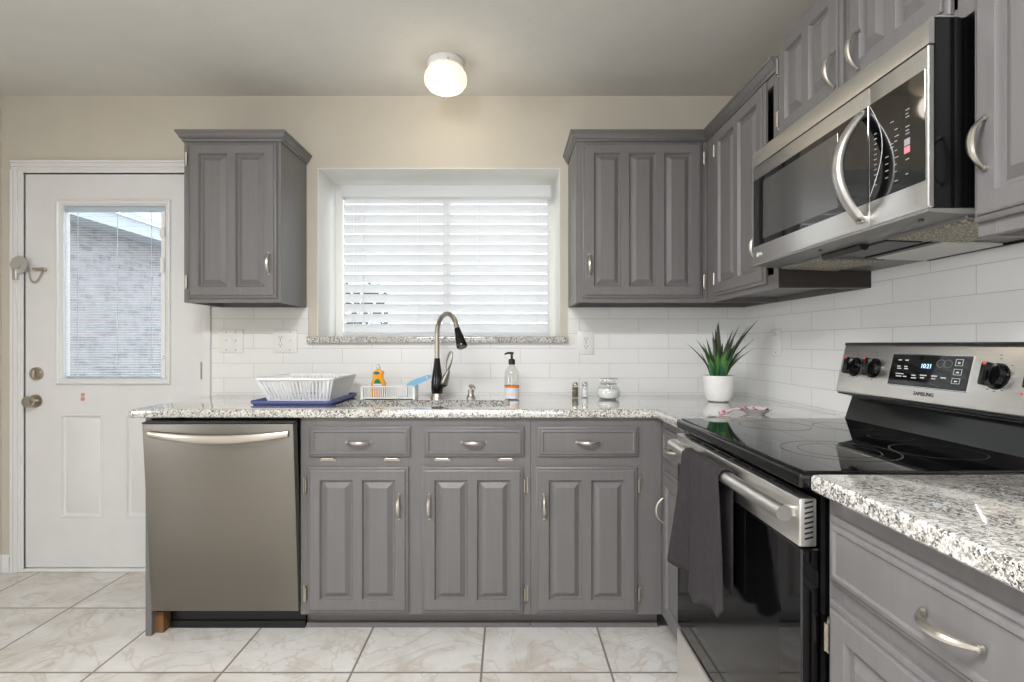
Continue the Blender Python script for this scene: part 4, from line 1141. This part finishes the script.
b = B(); b.box(cx0 - .002, cx1 + .002, cy0 - .002, cy1 + .002, CT + .003, CT + .008, .001); obj('basket_floor', b, 'white_plastic', cd)
b = B(); rr = rim_ring([(cx0, cy0), (cx1, cy0), (cx1, cy1), (cx0, cy1)], .008); b.tube([(x, y, cz1) for x, y in rr], .0036, 6, True); obj('basket_rim', b, 'white_plastic', cd)

dsx, dsy, dz_ = -.622, 2.578, CT + .0085
so = thing('dish_soap', 'orange dish soap bottle with green label standing in the white basket', 'soap bottle', (dsx, dsy, dz_))
b = B(); rgx = []
for z, w, d_ in ((0, .032, .018), (.004, .035, .020), (.05, .036, .021), (.068, .034, .020), (.088, .025, .017), (.100, .024, .017), (.112, .027, .017), (.122, .026, .016), (.127, .012, .012), (.131, .010, .010)):
    rgx.append([Vector((dsx + w * math.copysign(abs(math.cos(a)) ** .7, math.cos(a)), dsy + d_ * math.copysign(abs(math.sin(a)) ** .7, math.sin(a)), dz_ + z)) for a in [q * 2 * math.pi / 24 for q in range(24)]])
b.rings(rgx); obj('bottle', b, 'soap_orange', so)
b = B(); b.lathe([(.010, dz_ + .129), (.011, dz_ + .131), (.010, dz_ + .146), (.005, dz_ + .149), (.004, dz_ + .156)], dsx, dsy, 16); obj('cap', b, 'clear_plastic', so)
b = B(); b.prism_y([(dsx - .018, dz_ + .064), (dsx + .018, dz_ + .064), (dsx + .012, dz_ + .078), (dsx + .002, dz_ + .088), (dsx - .010, dz_ + .080)], dsy - .0225, dsy - .0195); b.mi = 1
b.prism_y([(dsx - .020, dz_ + .056), (dsx + .020, dz_ + .056), (dsx + .020, dz_ + .063), (dsx - .020, dz_ + .063)], dsy - .0225, dsy - .0195); b.mi = 2
b.rings([[Vector((dsx - .004 + .014 * math.cos(q * .524), y, dz_ + .114 + .007 * math.sin(q * .524))) for q in range(12)] for y in (dsy - .0195, dsy - .0165)])
obj('label_patch', b, ['label_green', 'label_bluewhite', 'label_teal'], so, smooth=False)
br = thing('scrub_brush', 'pale blue brush handle sticking out of the white basket', 'brush', (-.47, 2.585, CT + .06))
b = B(); rgx = []
hole_n = 24
out_ = []
outl = [(.0, -.008), (.02, -.015), (.06, -.014), (.105, -.011), (.118, -.006), (.120, .004), (.113, .010), (.06, .014), (.02, .014), (.0, .008)]
t = bmesh.new(); hc = (.102, 0); hr_ = .005
def fillh(y):
    t = bmesh.new()
    for lp in (outl, [(hc[0] + hr_ * math.cos(q * .785), hc[1] + hr_ * math.sin(q * .785)) for q in range(8)]):
        vs = [t.verts.new((-.484 + s_ * .93 - z_ * .38, y, CT + .061 + s_ * .38 + z_ * .93)) for s_, z_ in lp]
        for i in range(len(vs)): t.edges.new((vs[i], vs[(i + 1) % len(vs)]))
    bmesh.ops.triangle_fill(t, use_beauty=True, edges=t.edges[:]); b.add(t)
fillh(2.577); fillh(2.593)
for lp in (outl, [(hc[0] + hr_ * math.cos(q * .785), hc[1] + hr_ * math.sin(q * .785)) for q in range(8)]):
    b.rings([[Vector((-.484 + s_ * .93 - z_ * .38, y, CT + .061 + s_ * .38 + z_ * .93)) for s_, z_ in lp] for y in (2.577, 2.593)], False, False)
obj('brush_handle', b, 'brush_blue', br)
b = B(); b.box(-.530, -.480, 2.565, 2.605, CT + .012, CT + .052, .008, 2); tag(obj('brush_head', b, 'white_plastic', br), 'white brush head')

# ================================================================== WALL PLATES
def plate(M, w, h, label, cat, kinds, loc):
    p = thing('wall_plate', label, cat, loc)
    b = B(M); b.box(-w / 2, w / 2, -.006, 0, -h / 2, h / 2, .0025, 2); obj('cover', b, 'outlet_plastic', p)
    for (x, k) in kinds:
        if k == 'toggle':
            b = B(M); b.box(x - .005, x + .005, -.007, -.005, -.012, .012); b.box(x - .004, x + .004, -.016, -.006, .0, .009, .001); obj('toggle', b, 'outlet_plastic', p)
        elif k == 'rocker':
            b = B(M); b.box(x - .016, x + .016, -.0085, -.005, -.033, .033, .0015); obj('rocker', b, 'outlet_plastic', p)
        else:
            for z in (-.020, .020):
                b = B(M); b.cyly(-.0075, -.005, x, z, .0165, 20); r_ = obj('receptacle', b, 'outlet_plastic', p)
                b = B(M); b.box(x - .0075, x - .0055, -.0079, -.007, z - .002, z + .007); b.box(x + .0055, x + .0075, -.0079, -.007, z - .002, z + .007); b.cyly(-.0079, -.007, x, z - .008, .0028, 8); obj('slots', b, 'dark_void', r_, smooth=False)
        for z in ((-.045, .045) if k != 'outlet' else (0,)):
            b = B(M); b.cyly(-.0072, -.0055, x, z, .003, 8); obj('screw', b, 'grey_metal', p)
    return p
TY = WY - TT
plate(T((-1.427, TY, 1.193)), .124, .122, 'white double light switch plate on the tile next to the door', 'light switch', [(-.024, 'toggle'), (.024, 'toggle')], (-1.427, TY, 1.193))
plate(T((-1.148, TY, 1.193)), .122, .122, 'white double plate with outlet and switch above the dish rack', 'outlet', [(-.024, 'outlet'), (.024, 'toggle')], (-1.148, TY, 1.193))
plate(T((.402, TY, 1.184)), .082, .122, 'white single outlet plate on the tile above the sugar jar', 'outlet', [(0, 'outlet')], (.402, TY, 1.184))
plate(T((0, 0, 1.184)) @ run_right(WX - TT, 2.452), .074, .122, 'white rocker switch plate on the side wall behind the plant', 'light switch', [(0, 'rocker')], (WX - TT, 2.452, 1.19))
# ================================================================== CEILING LIGHT
lx, ly = -.283, 2.44
cl_ = thing('ceiling_light', 'small white mushroom glass ceiling lamp glowing above the sink', 'ceiling lamp', (lx, ly, CZ))
b = B(); b.lathe([(.080, CZ), (.083, CZ - .004), (.081, CZ - .032), (.074, CZ - .036)], lx, ly, 36); obj('lamp_base', b, 'white_paint', cl_)
b = B(); b.lathe([(.072, CZ - .034), (.082, CZ - .044), (.093, CZ - .060), (.097, CZ - .082), (.094, CZ - .102), (.078, CZ - .124), (.050, CZ - .138), (.018, CZ - .145), (.004, CZ - .146)], lx, ly, 36); obj('lamp_shade', b, 'lamp_glass', cl_)
b = B(); b.lathe([(.004, 0), (.005, .003), (.003, .008)], 0, 0, 10, M=T((lx + .02, ly - .088, CZ - .033)) @ Matrix.Rotation(R(90), 4, 'X')); obj('thumb_screw', b, 'dark_nickel', cl_)
point('ceiling_lamp_bulb', (lx, ly, CZ - .20), 1.5, .06, (1.0, .90, .76))
# further ceiling lights in the room behind the camera: a round one in the dining end, an added box for the overhead fill
x, y = -4.6, -.4
c_ = thing('ceiling_light', 'flush round ceiling lamp in the dining end of the room', 'ceiling lamp', (x, y, CZ))
b = B(); b.lathe([(.15, CZ), (.15, CZ - .02)], x, y, 28); obj('lamp_base', b, 'white_paint', c_)
b = B(); b.lathe([(.14, CZ - .02), (.13, CZ - .06), (.08, CZ - .085), (.01, CZ - .092)], x, y, 28); obj('lamp_shade', b, 'lamp_glass', c_)
x, y = -.55, .15
c_ = thing('ceiling_light', 'added long box light out of view, filling the kitchen from overhead', 'ceiling lamp', (x, y, CZ))  # invented casing for the overhead fill lights
b = B(); b.box(x - .66, x + .66, y - .20, y + .20, CZ - .03, CZ, .004); obj('lamp_base', b, 'white_paint', c_)
b = B(); b.box(x - .63, x + .63, y - .17, y + .17, CZ - .075, CZ - .03, .02, 3); obj('lamp_shade', b, 'lamp_glass', c_)
